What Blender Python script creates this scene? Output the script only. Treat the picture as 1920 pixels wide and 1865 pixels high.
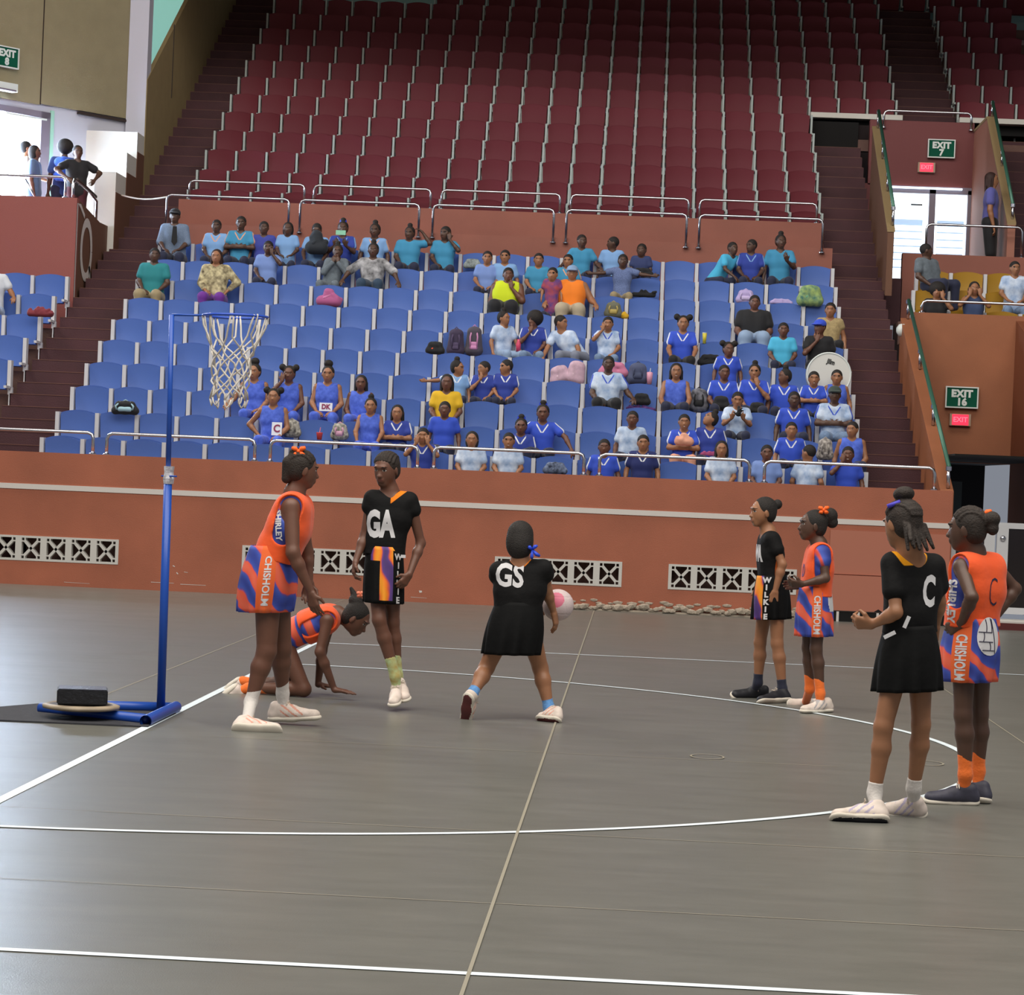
import bpy, bmesh, math, random
import numpy as np
from mathutils import Vector, Matrix
from mathutils.bvhtree import BVHTree
random.seed(7); rng = np.random.default_rng(7)
for o in list(bpy.data.objects): bpy.data.objects.remove(o)
COL = bpy.context.scene.collection
S = bpy.context.scene

# ------------------------------------------------------------------ camera
F_PX, YAW, PITCH, ROLL, HC = 4872.74, -0.0483, -0.0079, 0.0426, 1.57174
CX, CY = 960.0, 932.5
FW = np.array([math.sin(YAW)*math.cos(PITCH), math.cos(YAW)*math.cos(PITCH), math.sin(PITCH)])
_r = np.array([math.cos(YAW), -math.sin(YAW), 0.0]); _u = np.cross(_r, FW)
RT = math.cos(ROLL)*_r + math.sin(ROLL)*_u; UP = -math.sin(ROLL)*_r + math.cos(ROLL)*_u
CAM0 = np.array([0, 0, HC])
def at(x, y, Y):
    "world point on the ray of photograph pixel (x, y) at depth Y"
    d = FW + (x-CX)/F_PX*RT - (y-CY)/F_PX*UP
    return d*(Y/d[1]) + CAM0
def nrm_(v): return v/np.linalg.norm(v)
def gnd(x, y, Z=0.0):
    d = FW + (x-CX)/F_PX*RT - (y-CY)/F_PX*UP
    return d*((Z-HC)/d[2]) + CAM0
cam = bpy.data.cameras.new('camera'); camo = bpy.data.objects.new('camera', cam); COL.objects.link(camo)
cam.sensor_fit = 'HORIZONTAL'; cam.sensor_width = 36; cam.lens = F_PX/1920*36; cam.clip_end = 300; cam.clip_start = .2
camo.matrix_world = Matrix(((RT[0], UP[0], -FW[0], 0), (RT[1], UP[1], -FW[1], 0), (RT[2], UP[2], -FW[2], HC), (0, 0, 0, 1)))
S.camera = camo
S.view_settings.view_transform = 'Standard'; S.view_settings.look = 'None'; S.view_settings.gamma = 1
S.view_settings.use_curve_mapping = False; S.view_settings.exposure = 0.0

# ------------------------------------------------------------------ light
W = bpy.data.worlds.new('world'); S.world = W; W.use_nodes = True
W.node_tree.nodes['Background'].inputs[0].default_value = (.80, .86, 1.0, 1)
W.node_tree.nodes['Background'].inputs[1].default_value = .27
def area(name, loc, target, size, sizey, power, color=(1, 1, 1)):
    l = bpy.data.lights.new(name, 'AREA'); l.shape = 'RECTANGLE'; l.size = size; l.size_y = sizey
    l.energy = power; l.color = color
    o = bpy.data.objects.new(name, l); COL.objects.link(o); o.location = loc
    o.rotation_euler = (Vector(target)-Vector(loc)).to_track_quat('-Z', 'Y').to_euler()
    return o
area('court_lights', (-1, 10, 15), (-1, 14, 0), 26, 16, 5600, (1, .95, .86))
area('stand_lights', (-2, 30, 15.5), (-2, 42, 3.5), 24, 5, 1750, (1, .95, .90))
area('upper_lamp', (-2, 44.3, 11.6), (-2, 47.2, 8.6), 20, .4, 60, (1, .80, .60))
area('left_flood', (-15, 31, 13.5), (-1, 15, 0), 3, 3, 1500, (1, .93, .84))
area('clerestory_left', (-11, 50, 12.6), (-11, 56, 12), 4, 1.2, 160, (.85, 1, .95))

# ------------------------------------------------------------------ helpers
def lin(c):
    if isinstance(c, str):
        c = [int(c[i:i+2], 16)/255 for i in (0, 2, 4)]
    return tuple(v/12.92 if v <= .04045 else ((v+.055)/1.055)**2.4 for v in c)
_m = {}
def mat(name, col, rough=.6, metal=0, bump=0, bscale=60, var=0, vscale=4, spec=.5, emit=None, estr=1, sheen=0, trans=0, col2=None):
    if name in _m: return _m[name]
    m = bpy.data.materials.new(name); m.use_nodes = True; nt = m.node_tree; b = nt.nodes['Principled BSDF']
    c = lin(col); b.inputs['Base Color'].default_value = (*c, 1)
    b.inputs['Roughness'].default_value = rough; b.inputs['Metallic'].default_value = metal
    b.inputs['Specular IOR Level'].default_value = spec
    if sheen: b.inputs['Sheen Weight'].default_value = sheen
    if trans: b.inputs['Transmission Weight'].default_value = trans
    if emit: b.inputs['Emission Color'].default_value = (*lin(emit), 1); b.inputs['Emission Strength'].default_value = estr
    if var or bump:
        tc = nt.nodes.new('ShaderNodeTexCoord')
    if var:
        n = nt.nodes.new('ShaderNodeTexNoise'); n.inputs['Scale'].default_value = vscale; n.inputs['Detail'].default_value = 5
        nt.links.new(tc.outputs['Object'], n.inputs['Vector'])
        r = nt.nodes.new('ShaderNodeValToRGB'); r.color_ramp.elements[0].position = .3; r.color_ramp.elements[1].position = .7
        c2 = lin(col2) if col2 else None
        r.color_ramp.elements[0].color = (*[v*(1-var) for v in c], 1)
        r.color_ramp.elements[1].color = (*(c2 if c2 else [min(1, v*(1+var)) for v in c]), 1)
        nt.links.new(n.outputs['Fac'], r.inputs['Fac']); nt.links.new(r.outputs['Color'], b.inputs['Base Color'])
    if bump:
        n = nt.nodes.new('ShaderNodeTexNoise'); n.inputs['Scale'].default_value = bscale; n.inputs['Detail'].default_value = 3
        nt.links.new(tc.outputs['Object'], n.inputs['Vector'])
        bp = nt.nodes.new('ShaderNodeBump'); bp.inputs['Strength'].default_value = bump; bp.inputs['Distance'].default_value = .01
        nt.links.new(n.outputs['Fac'], bp.inputs['Height']); nt.links.new(bp.outputs['Normal'], b.inputs['Normal'])
    _m[name] = m; return m

class MB:
    def __init__(s): s.v = []; s.f = []; s.mi = []
    def add(s, vs, fs, mi=0):
        n = len(s.v); s.v += [tuple(map(float, v)) for v in vs]; s.f += [tuple(i+n for i in f) for f in fs]; s.mi += [mi]*len(fs); return s
    def box(s, a, b, mi=0):
        x0, y0, z0 = a; x1, y1, z1 = b
        return s.add([(x0,y0,z0),(x1,y0,z0),(x1,y1,z0),(x0,y1,z0),(x0,y0,z1),(x1,y0,z1),(x1,y1,z1),(x0,y1,z1)],
                     [(0,3,2,1),(4,5,6,7),(0,1,5,4),(1,2,6,5),(2,3,7,6),(3,0,4,7)], mi)
    def prism(s, poly, ax, lo, hi, mi=0):
        "extrude a 2D polygon along axis ax (0,1,2); poly gives the two other coordinates in order"
        n = len(poly)
        def mk(p, h):
            q = list(p); q.insert(ax, h); return tuple(q)
        vs = [mk(p, lo) for p in poly]+[mk(p, hi) for p in poly]
        fs = [tuple(range(n))[::-1], tuple(range(n, 2*n))]+[(i, (i+1) % n, n+(i+1) % n, n+i) for i in range(n)]
        return s.add(vs, fs, mi)
    def tube(s, pts, r, n=8, mi=0, cap=True, closed=False):
        P = [Vector(p) for p in pts]; m = len(P); R = r if isinstance(r, (list, tuple)) else [r]*m
        base = len(s.v); prev = None; rings = []
        for i in range(m):
            if closed: t = (P[(i+1) % m]-P[i-1])
            else: t = (P[min(i+1, m-1)]-P[max(i-1, 0)])
            t.normalize()
            if prev is None:
                a = Vector((0, 0, 1)) if abs(t.z) < .9 else Vector((1, 0, 0)); u = t.cross(a).normalized()
            else: u = (prev-t*prev.dot(t)).normalized()
            prev = u; w = t.cross(u)
            for k in range(n):
                an = 2*math.pi*k/n; q = P[i]+(u*math.cos(an)+w*math.sin(an))*R[i]; s.v.append(tuple(q))
        seg = m if closed else m-1
        for i in range(seg):
            for k in range(n):
                a = base+i*n+k; b = base+i*n+(k+1) % n; j = (i+1) % m; c = base+j*n+(k+1) % n; d = base+j*n+k
                s.f.append((a, b, c, d)); s.mi.append(mi)
        if cap and not closed:
            s.f.append(tuple(base+k for k in range(n))[::-1]); s.mi.append(mi)
            s.f.append(tuple(base+(m-1)*n+k for k in range(n))); s.mi.append(mi)
        return s
    def lathe(s, prof, c=(0, 0, 0), n=24, mi=0, ax=None):
        "profile [(r, z)] around z"
        base = len(s.v); m = len(prof)
        for r, z in prof:
            for k in range(n):
                a = 2*math.pi*k/n; s.v.append((c[0]+r*math.cos(a), c[1]+r*math.sin(a), c[2]+z))
        for i in range(m-1):
            for k in range(n):
                s.f.append((base+i*n+k, base+i*n+(k+1) % n, base+(i+1)*n+(k+1) % n, base+(i+1)*n+k)); s.mi.append(mi)
        s.f.append(tuple(base+k for k in range(n))[::-1]); s.mi.append(mi)
        s.f.append(tuple(base+(m-1)*n+k for k in range(n))); s.mi.append(mi)
        return s
    def mesh(s, name, mats, smooth=False):
        me = bpy.data.meshes.new(name); me.from_pydata(s.v, [], s.f)
        for m in (mats if isinstance(mats, (list, tuple)) else [mats]): me.materials.append(m)
        if any(s.mi): me.polygons.foreach_set('material_index', s.mi)
        if smooth: me.polygons.foreach_set('use_smooth', [True]*len(s.f))
        me.update(); return me
    def build(s, name, mats, parent=None, smooth=False, **kw):
        return link(name, s.mesh(name, mats, smooth), parent, **kw)
def link(name, me, parent=None, loc=None, **kw):
    o = bpy.data.objects.new(name, me); COL.objects.link(o)
    if parent is not None: o.parent = parent
    if loc is not None: o.location = loc
    tag(o, **kw); return o
def tag(o, label=None, cat=None, group=None, kind=None):
    if label: o['label'] = label
    if cat: o['category'] = cat
    if group: o['group'] = group
    if kind: o['kind'] = kind
    return o
def empty(name, loc=(0, 0, 0), rz=0, **kw):
    o = bpy.data.objects.new(name, None); COL.objects.link(o); o.location = loc; o.rotation_euler = (0, 0, rz)
    o.empty_display_size = .1
    tag(o, **kw); return o
def smooth_by_angle(me, ang=40):
    me.polygons.foreach_set('use_smooth', [True]*len(me.polygons))
    try: me.set_sharp_from_angle(angle=math.radians(ang))
    except Exception: pass
def text_mesh(body, size, cw=1.0, bold=0.0, extrude=.002, shear=0, spacing=1.0, track_lines=1.0):
    cu = bpy.data.curves.new('txt', 'FONT'); cu.body = body; cu.size = size; cu.align_x = 'CENTER'; cu.align_y = 'CENTER'
    cu.offset = bold; cu.extrude = extrude; cu.space_character = spacing; cu.space_line = track_lines; cu.resolution_u = 3; cu.shear = shear
    o = bpy.data.objects.new('txt', cu); COL.objects.link(o)
    dg = bpy.context.evaluated_depsgraph_get(); me = bpy.data.meshes.new_from_object(o.evaluated_get(dg))
    bpy.data.objects.remove(o); bpy.data.curves.remove(cu)
    me.transform(Matrix.Diagonal((cw, 1, 1, 1)))
    return me
def text_obj(name, body, size, m, origin, u, v, parent=None, **kw):
    me = text_mesh(body, size, **kw); u = Vector(u).normalized(); v = Vector(v).normalized(); n = u.cross(v)
    M = Matrix(((u.x, v.x, n.x, origin[0]), (u.y, v.y, n.y, origin[1]), (u.z, v.z, n.z, origin[2]), (0, 0, 0, 1)))
    me.transform(M); me.materials.clear(); me.materials.append(m); return link(name, me, parent)

# ------------------------------------------------------------------ materials
def floor_mat():
    m = bpy.data.materials.new('court_mat'); m.use_nodes = True; nt = m.node_tree; b = nt.nodes['Principled BSDF']
    tc = nt.nodes.new('ShaderNodeTexCoord')
    mp = nt.nodes.new('ShaderNodeMapping'); mp.inputs['Scale'].default_value = (.8, 2.6, 1); nt.links.new(tc.outputs['Object'], mp.inputs['Vector'])
    n = nt.nodes.new('ShaderNodeTexNoise'); n.inputs['Scale'].default_value = 2.2; n.inputs['Detail'].default_value = 9; n.inputs['Roughness'].default_value = .68
    nt.links.new(mp.outputs['Vector'], n.inputs['Vector'])
    r = nt.nodes.new('ShaderNodeValToRGB'); e = r.color_ramp.elements
    e[0].position = .3; e[0].color = (*lin('63635d'), 1); e[1].position = .74; e[1].color = (*lin('71706a'), 1)
    nt.links.new(n.outputs['Fac'], r.inputs['Fac']); nt.links.new(r.outputs['Color'], b.inputs['Base Color'])
    n2 = nt.nodes.new('ShaderNodeTexNoise'); n2.inputs['Scale'].default_value = 1.1; nt.links.new(tc.outputs['Object'], n2.inputs['Vector'])
    mr = nt.nodes.new('ShaderNodeMapRange'); mr.inputs['To Min'].default_value = .30; mr.inputs['To Max'].default_value = .40
    nt.links.new(n2.outputs['Fac'], mr.inputs['Value']); nt.links.new(mr.outputs['Result'], b.inputs['Roughness'])
    n3 = nt.nodes.new('ShaderNodeTexNoise'); n3.inputs['Scale'].default_value = 180; nt.links.new(tc.outputs['Object'], n3.inputs['Vector'])
    bp = nt.nodes.new('ShaderNodeBump'); bp.inputs['Strength'].default_value = .15; bp.inputs['Distance'].default_value = .004
    nt.links.new(n3.outputs['Fac'], bp.inputs['Height']); nt.links.new(bp.outputs['Normal'], b.inputs['Normal'])
    return m
M_FLOOR = floor_mat()
M_LINE = mat('line_white', 'dfeaf0', .5)
M_JOINT = mat('joint_tape', '8f8878', .7)
M_WALL = mat('terracotta_paint', 'a86147', .55, bump=.25, bscale=90, var=.12, vscale=1.3)
M_WALL2 = mat('terracotta_dark', '8e4a3a', .6, bump=.25, bscale=90, var=.10, vscale=1.3)
M_STRIPE = mat('stripe_paint', 'd9d2cc', .5)
M_BLOCKW = mat('breeze_white', 'cfccc6', .7, bump=.2, bscale=120)
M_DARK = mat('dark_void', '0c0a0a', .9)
M_STEP = mat('step_maroon', '48282d', .75, bump=.3, bscale=70, var=.18, vscale=2)
M_NOSE = mat('step_nosing', '6a463c', .7)
M_BLUE = mat('seat_blue', '506eb8', .42, bump=.12, bscale=160)
M_BLUE2 = mat('seat_blue_pan', '5272be', .4, bump=.12, bscale=160)
M_RED = mat('seat_red', '641f2a', .6, spec=.3, bump=.12, bscale=160)
M_RED2 = mat('seat_red_pan', '68212c', .58, spec=.3, bump=.12, bscale=160)
M_YEL = mat('seat_yellow', 'a87d1e', .45)
M_YEL2 = mat('seat_yellow_pan', 'ad8222', .42)
M_STD = mat('seat_standard', 'cfcfd3', .5)
M_CONC = mat('tier_concrete', '6c5048', .8, bump=.3, bscale=40, var=.15)
M_STEEL = mat('rail_steel', 'c9c9cf', .22, metal=1)
M_OCHRE = mat('ochre_wall', '94815a', .8, bump=.4, bscale=140, var=.06)
M_WHITE = mat('white_paint', 'd6d3ca', .7, bump=.15, bscale=80)
M_GREYW = mat('grey_paint', 'c3c3cf', .7)
M_TEAL = mat('mint_paint', '9fd0bc', .7)
M_PANEL = mat('acoustic_panel', '958a6c', .9, bump=.6, bscale=160, var=.05)
M_TRIMD = mat('dark_trim', '33261f', .6)
M_SIGN = mat('sign_green', '0a5540', .7, spec=.15)
M_SIGNW = mat('sign_white', 'dfe6e2', .4)
M_REDL = mat('red_lit_sign', 'd81f35', .4, emit='ff2a45', estr=1.6)
M_DAY = mat('daylight_glass', 'ffffff', .3, emit='dff2ff', estr=2.6); M_DAY8 = mat('daylight_open', 'ffffff', .3, emit='cfe6ff', estr=55)
M_FRAMEG = mat('door_frame_grey', '7d7380', .5)
M_HAND = mat('handrail_green', '3d6a58', .35, metal=.3)
M_POLE = mat('pole_blue', '1f4fae', .35)
M_BLACK = mat('plain_black', '151518', .6)

# ------------------------------------------------------------------ court floor and lines
fl = MB(); fl.box((-30, -6, -.2), (30, 31.6, 0)); fl.build('floor', M_FLOOR, kind='structure')
def strip(x0, y0, x1, y1, w, z=.003):
    a = Vector((x0, y0)); b = Vector((x1, y1)); d = (b-a).normalized(); n = Vector((-d.y, d.x))*w/2
    return MB().add([(*(a-n), z), (*(b-n), z), (*(b+n), z), (*(a+n), z)], [(0, 1, 2, 3)])
def band(pts, w, z=.003):
    m = MB(); P = [Vector(p) for p in pts]; vs = []
    for i, p in enumerate(P):
        d = (P[min(i+1, len(P)-1)]-P[max(i-1, 0)]).normalized(); n = Vector((-d.y, d.x))*w/2
        vs += [(*(p-n), z), (*(p+n), z)]
    return m.add(vs, [(2*i, 2*i+1, 2*i+3, 2*i+2)[::-1] for i in range(len(P)-1)])
XG, YC = -2.842, 15.772
court = empty('court_marking', (0, 0, 0), kind='structure')
strip(XG, YC-7.6, XG, YC+7.6, .055).build('line', M_LINE, court)
strip(XG-6, 8.171, 12, 8.171, .05).build('line', M_LINE, court)
strip(XG-6 if 0 else XG, 23.369, 12, 23.369, .05).build('line', M_LINE, court)
band([(XG+4.9*math.cos(t), YC+4.9*math.sin(t)) for t in np.linspace(-math.pi/2-.62, math.pi/2, 90)], .05, .004).build('line', M_LINE, court)
strip(-.467, 2, -.467, 31.4, .013, .005).build('joint_line', M_JOINT, court)
strip(-3.4975, 17, -3.4975, 31.4, .012, .002).build('joint_line', M_JOINT, court)
strip(2.548, 2, 2.548, 24, .010, .002).build('joint_line', M_JOINT, court)
for k, (jx0, jx1) in enumerate([(-2.6, 2.2), (-3.2, 2.6), (-2.4, 1.2)]):
    yy = [9.55, 11.5, 14.9][k]; strip(jx0, yy, jx1, yy-.02, .008, .002).build('joint_line', M_JOINT, court)
for (px, py) in [(1326, 1419), (1738, 1431)]:
    c = gnd(px, py); band([(c[0]+.095*math.cos(t), c[1]+.13*math.sin(t)) for t in np.linspace(0, 2*math.pi, 25)], .012, .004).build('ring_mark', M_JOINT, court)

# ------------------------------------------------------------------ front wall with vents, rubble and panel
YW = 31.53
wall = empty('wall_front', (0, YW, 0), kind='structure')
vents = [(-7.86, 5), (-4.79, 5), (-1.70, 5), (.41, 5)]
MW = .3095; Z0, Z1 = .295, .60
xs = [-14.0]; 
for x, n in vents: xs += [x, x+n*MW]
xs.append(3.79)
w = MB(); w.box((-14, 0, Z1), (3.79, .2, 1.63)); w.box((-14, 0, 0), (3.79, .2, Z0))
for i in range(0, len(xs), 2): w.box((xs[i], 0, Z0), (xs[i+1], .2, Z1))
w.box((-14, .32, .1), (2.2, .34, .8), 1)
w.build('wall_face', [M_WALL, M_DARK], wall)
MB().box((-14, -.012, 1.172), (3.79, .0, 1.236)).build('stripe', M_STRIPE, wall)
def breeze():
    m = MB(); w2 = MW/2; h2 = (Z1-Z0)/2; d0, d1 = -.01, .09
    B = lambda x0, z0, x1, z1: m.box((x0, d0, z0), (x1, d1, z1))
    t = .026
    B(-w2, -h2, w2, -h2+t); B(-w2, h2-t, w2, h2); B(-w2, -h2, -w2+t*1.5, h2); B(w2-t*1.5, -h2, w2, h2)
    for sx in (-1, 1):
        for sz in (-1, 1):
            cx, cz = sx*(w2-.058), sz*(h2-.047); q = .028; k = .015    # corner square frame
            x0, x1 = sorted((cx-sx*q, cx-sx*(q-k))); B(x0, cz-q, x1, cz+q)
            z0, z1 = sorted((cz-sz*q, cz-sz*(q-k))); B(cx-q, z0, cx+q, z1)
            a = Vector((0, 0)); b = Vector((cx-sx*q*.6, cz-sz*q*.6)); dd = (b-a).normalized(); nn = Vector((-dd.y, dd.x))*.0165
            m.prism([tuple(a-nn), tuple(b-nn), tuple(b+nn), tuple(a+nn)][::(1 if sx*sz < 0 else 1)], 1, d0+.002, d1-.002)
    return m.mesh('breeze_block', M_BLOCKW)
BZ = breeze()
for x, n in vents:
    for i in range(n): link('breeze_block', BZ, wall, loc=(x+(i+.5)*MW, 0, (Z0+Z1)/2))
# broken plaster and rubble at the wall foot
def stone_mesh(seed):
    r = random.Random(seed); bm = bmesh.new(); bmesh.ops.create_icosphere(bm, subdivisions=1, radius=1)
    for v in bm.verts: v.co *= r.uniform(.75, 1.1)
    me = bpy.data.meshes.new('stone'); bm.to_mesh(me); bm.free(); me.materials.append(M_STONE); return me
M_STONE = mat('rubble_stone', 'b3a594', .9, bump=.5, bscale=50, var=.3, vscale=6)
SM = [stone_mesh(k) for k in range(5)]
x = -.82
while x < 2.35:
    s = random.uniform(.035, .07); o = link('stone', SM[random.randrange(5)], wall, loc=(x, -.02-random.uniform(0, .03), s*.55+random.uniform(0, .04)))
    o.scale = (s*1.35, s*.8, s*.75); o.rotation_euler = (0, random.uniform(-.3, .3), random.uniform(-.2, .2)); x += s*1.4
MB().box((-.85, -.035, 0), (2.4, -.001, .022)).build('broken_skirting', M_STONE, wall)
for k in range(26):
    s = random.uniform(.03, .055); o = link('stone', SM[k % 5], wall, loc=(-.75+k*.12+random.uniform(-.05, .05), -.005, random.uniform(.09, .13))); o.scale = (s*1.4, .012, s*.5)
for (xa, ya, xb_, yb_, w_) in ((283, 1091, 326, 1093, .006), (338, 1095, 386, 1097, .006), (120, 1091, 168, 1094, .004), (324, 1060, 328, 1062, .012), (331, 1073, 334, 1076, .014), (345, 1072, 352, 1073, .006), (786, 1109, 791, 1108, .03), (770, 1119, 800, 1121, .004)):
    p_, q_ = at(xa, ya, YW-.004), at(xb_, yb_, YW-.004); d_ = nrm_(q_-p_); n_ = np.array([-d_[2], 0, d_[0]])*w_/2
    MB().add([tuple(v-np.array([0, YW, 0])) for v in (p_-n_, q_-n_, q_+n_*.4, p_+n_)], [(0, 1, 2, 3)]).build('scratch', M_STRIPE, wall)
pn = MB(); pn.box((2.34, -.05, .13), (3.82, -.01, .56)); pn.build('panel_board', mat('panel_orange', 'b4705a', .5), wall)
pn = MB(); pn.box((2.34, -.02, .57), (3.78, -.005, 1.1)); pn.build('panel_board', mat('panel_orange', 'b4705a', .5), wall)
MB().box((2.34, -.046, 0), (3.82, -.003, .125)).box((2.3, -.055, .12), (3.82, -.045, .132), 1).build('panel_gap', [M_DARK, M_TRIMD], wall)
for px in (2.45, 2.7, 2.93, 3.3): MB().box((px, -.055, 0), (px+.03, -.04, .12)).build('panel_leg', M_STRIPE, wall)
MB().prism([(2.9, .135), (3.0, .135), (2.95, .165)], 1, -.056, -.049).build('dent', M_DARK, wall)

# ------------------------------------------------------------------ grandstand tiers
yb = lambda k: 32.6+.82*(k-1)
zb = lambda k: 1.815+.349*(k-1)          # top of the seat standards, lower tier
yr = lambda i: 43.22+.79*i
zr = lambda i: 6.47+.433*i               # upper tier
Za = lambda Y: 1.38+.4256*(Y-32.6)       # aisle slopes
Zu = lambda Y: 6.05+.549*(Y-43.22)
tier = empty('grandstand', (0, 31.7, 0), kind='structure')
for k in range(1, 11):
    for (xa, xb_) in ((-7.57, 2.81), (-14, -8.6)) + (((3.8, 10),) if k >= 8 else ()):
        y0 = yb(k)-.62 if k > 1 else 31.73
        if xa == -14 and k > 8: continue
        MB().box((xa, y0, -.1 if k < 3 else zb(k)-2), (xb_, yb(k)+.2, zb(k)-.80)).build('tier', M_CONC, tier, loc=(0, -31.7, 0))
for i in range(-1, 13):
    segs = [(-7.6, 2.81)] if i < 5 else [(-7.6, 4.40), (5.45, 12)]
    for xa, xb_ in segs:
        a = MB()
        a.box((xa, yr(i)-.6, zr(i)-1.0), (xb_, yr(i)+.19, zr(i)-.8))
        a.build('tier', M_CONC, tier, loc=(0, -31.7, 0))
# the cantilevered slab edge right of the lower block
for xa, xb_ in ((2.79, 4.42), (5.43, 12)):
    MB().box((xa, yr(5)-.55, zr(5)-.42), (xb_, yr(5)-.1, zr(5)-.33)).build('slab_edge', M_WHITE, tier, loc=(0, -31.7, 0))
MB().box((2.79, yr(5)-.3, zr(5)-.6), (12, yr(5)+3, zr(5)-.42)).box((2.79, 46.55, 6.5), (3.64, 46.6, zr(5)-.5)).build('slab_and_void_shade', M_DARK, tier, loc=(0, -31.7, 0))  # black colour and back sheet stand in for the shade under the deck
MB().box((-22, 43.2, 10.35), (14, 43.9, 14)).box((-22, 43.2, 13.6), (14, 58, 14)).box((-30, -8, 17), (30, 58, 17.2)).build('ceiling_and_shade_beam', M_GREYW if 0 else mat('ceiling_brown', '5c5048', .8), kind='structure')  # roof, plus unseen beam and low slab added to shade the top rows

def stairs(name, xa, xb_, segs, label=None):
    st = empty(name, (xa, segs[0][0], 0), kind='structure')
    for (ya, ye, fz, rise_n) in segs:
        dy = (ye-ya)/rise_n
        for j in range(rise_n):
            y0 = ya+j*dy; z = fz(y0)
            MB().box((0, y0-segs[0][0], z-.6), (xb_-xa, y0-segs[0][0]+dy+.3, z)).build('step', M_STEP, st)
            MB().box((.01, y0-segs[0][0]-.004, z-.007), (xb_-xa-.01, y0-segs[0][0]+.02, z+.002)).build('nosing', M_NOSE, st)
    return st
stairs('stairs', -8.6, -7.56, [(31.76, 41.19, Za, 23), (41.19, 54.6, lambda Y: Zu(Y), 34)])
stairs('stairs', 2.82, 3.66, [(31.76, 41.19, Za, 23), (41.19, 46.5, lambda Y: Zu(Y), 13)])
stairs('stairs', 4.42, 5.44, [(46.2, 52.9, lambda Y: Zu(Y)+.08, 17)])
MB().box((-8.6, 31.73, -.1), (-7.5, 31.8, 1.1)).box((2.8, 31.73, -.1), (3.7, 31.8, 1.1)).build('wall_backing', M_STEP, kind='structure')

# walls between the tiers
MB().box((-7.62, 40.8, 3.6), (2.87, 41.95, 5.35)).box((-7.66, 42.0, 5.0), (2.80, 42.12, 5.86)).build('wall_terrace', M_WALL2 if 0 else mat('terracotta_mid', '8f5444', .6, bump=.25, bscale=90, var=.1, vscale=1.3), kind='structure')
MB().box((3.97, 40.9, 3.6), (10, 41.1, 5.33)).build('wall_terrace', mat('terracotta_mid', '8f5444'), kind='structure')

# ------------------------------------------------------------------ left tunnel box with lettering, stepped wall and side wall
MB().box((-14, 38.9, 3.0), (-8.64, 39.05, 5.5)).prism([(39.05, 3.0), (41.2, 3.0), (41.2, 5.30), (40.6, 5.30), (39.05, 5.48)], 0, -8.84, -8.64, 1).build('wall_left_portal', [mat('terracotta_pink', '95524c', .6, bump=.25, bscale=90), mat('brown_paint', '6d4a38', .7)], kind='structure')
lt = MB()
xo = -8.632
def yz_band(pts, w, x=xo):
    m = band(pts, w, 0); return MB().add([(x, v[0], v[1]) for v in m.v], m.f)
em = empty('wall_lettering', (xo, 39, 5), kind='structure')
for g in (yz_band([(38.93, 3.2), (38.93, 5.42), (39.15, 5.40), (39.45, 5.27)], .07), yz_band([(39.65+.36*math.cos(t), 4.78+.42*math.sin(t)) for t in np.linspace(0, 2*math.pi, 28)], .14),
          yz_band([(39.9, 4.55), (40.02, 4.3), (40.05, 4.15)], .10)):
    o = g.build('letter', M_STRIPE, em); o.location = (-xo, -39, -5)
sw = empty('wall_side_steps', (-8.7, 41.2, 5), kind='structure')
for n, (y0, y1, zt, xl) in enumerate([(41.2, 42.0, 6.17, -8.88), (42.0, 42.8, 6.58, -8.95), (42.8, 43.4, 7.02, -9.75)]):
    b = MB().box((xl, y0, 4.2), (-8.54, y1, zt)); b.box((-8.539, y0, 4.2), (-8.53, y1, zt-.32), 1)
    o = b.build('wall_step', [M_WHITE, mat('brown_paint', '6d4a38')], sw); o.location = (8.7, -41.2, -5)
MB().box((-8.87, 43.4, 4), (-8.545, 43.75, 14)).build('trim_1', M_GREYW, kind='structure')
yt = at(360, 0, 46.3)
MB().prism([(43.41, 4.2), (56, 10), (56, 15.2), (43.41, 7.98)], 0, -8.6, -8.53).box((-8.535, 45.6, 8), (-8.52, 45.63, 9.3), 1).build('wall_left_side', [M_OCHRE, M_TRIMD], kind='structure')
MB().box((-20, 56.2, 4), (-6.5, 56.4, 20)).build('wall_left_upper', M_TEAL, kind='structure')
# angled wall with door 8
A0 = Vector((-8.87, 43.5, 0)); DA = Vector((-.60, -.80, 0)).normalized(); NA = Vector((DA.y, -DA.x, 0))  # runs to the left and towards the court
def aw(s, z, off=0): return tuple(A0+DA*s+NA*off+Vector((0, 0, z)))
def abox(s0, s1, z0, z1, o0, o1, mi=0, m=None):
    m = m or MB(); m.add([aw(s0, z0, o0), aw(s1, z0, o0), aw(s1, z0, o1), aw(s0, z0, o1), aw(s0, z1, o0), aw(s1, z1, o0), aw(s1, z1, o1), aw(s0, z1, o1)],
          [(0,3,2,1),(4,5,6,7),(0,1,5,4),(1,2,6,5),(2,3,7,6),(3,0,4,7)], mi); return m
sgn = 1 if NA.dot(Vector((0, -1, 0))) > 0 else -1
if sgn < 0: NA = -NA
m = abox(0, 1.62, 3.5, 7.3, -.2, 0); abox(0, 6, 7.3, 14, -.2, 0, 0, m); abox(1.62, 6, 7.18, 7.32, -.2, 0, 0, m); abox(1.2, 1.62, 3.5, 6.25, -.01, .012, 1, m)
m.build('wall_left_angled', [M_GREYW, M_WALL], kind='structure')
pm = empty('acoustic_panelling', aw(1, 9, .02), kind='structure')
for s0, s1, z0 in ((.03, 1.915, 7.32), (1.935, 4.2, 7.3)):
    o = abox(s0, s1, z0, 13.5, .0, .05, 0).build('panel', M_PANEL, pm); o.location = -Vector(pm.location)
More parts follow.
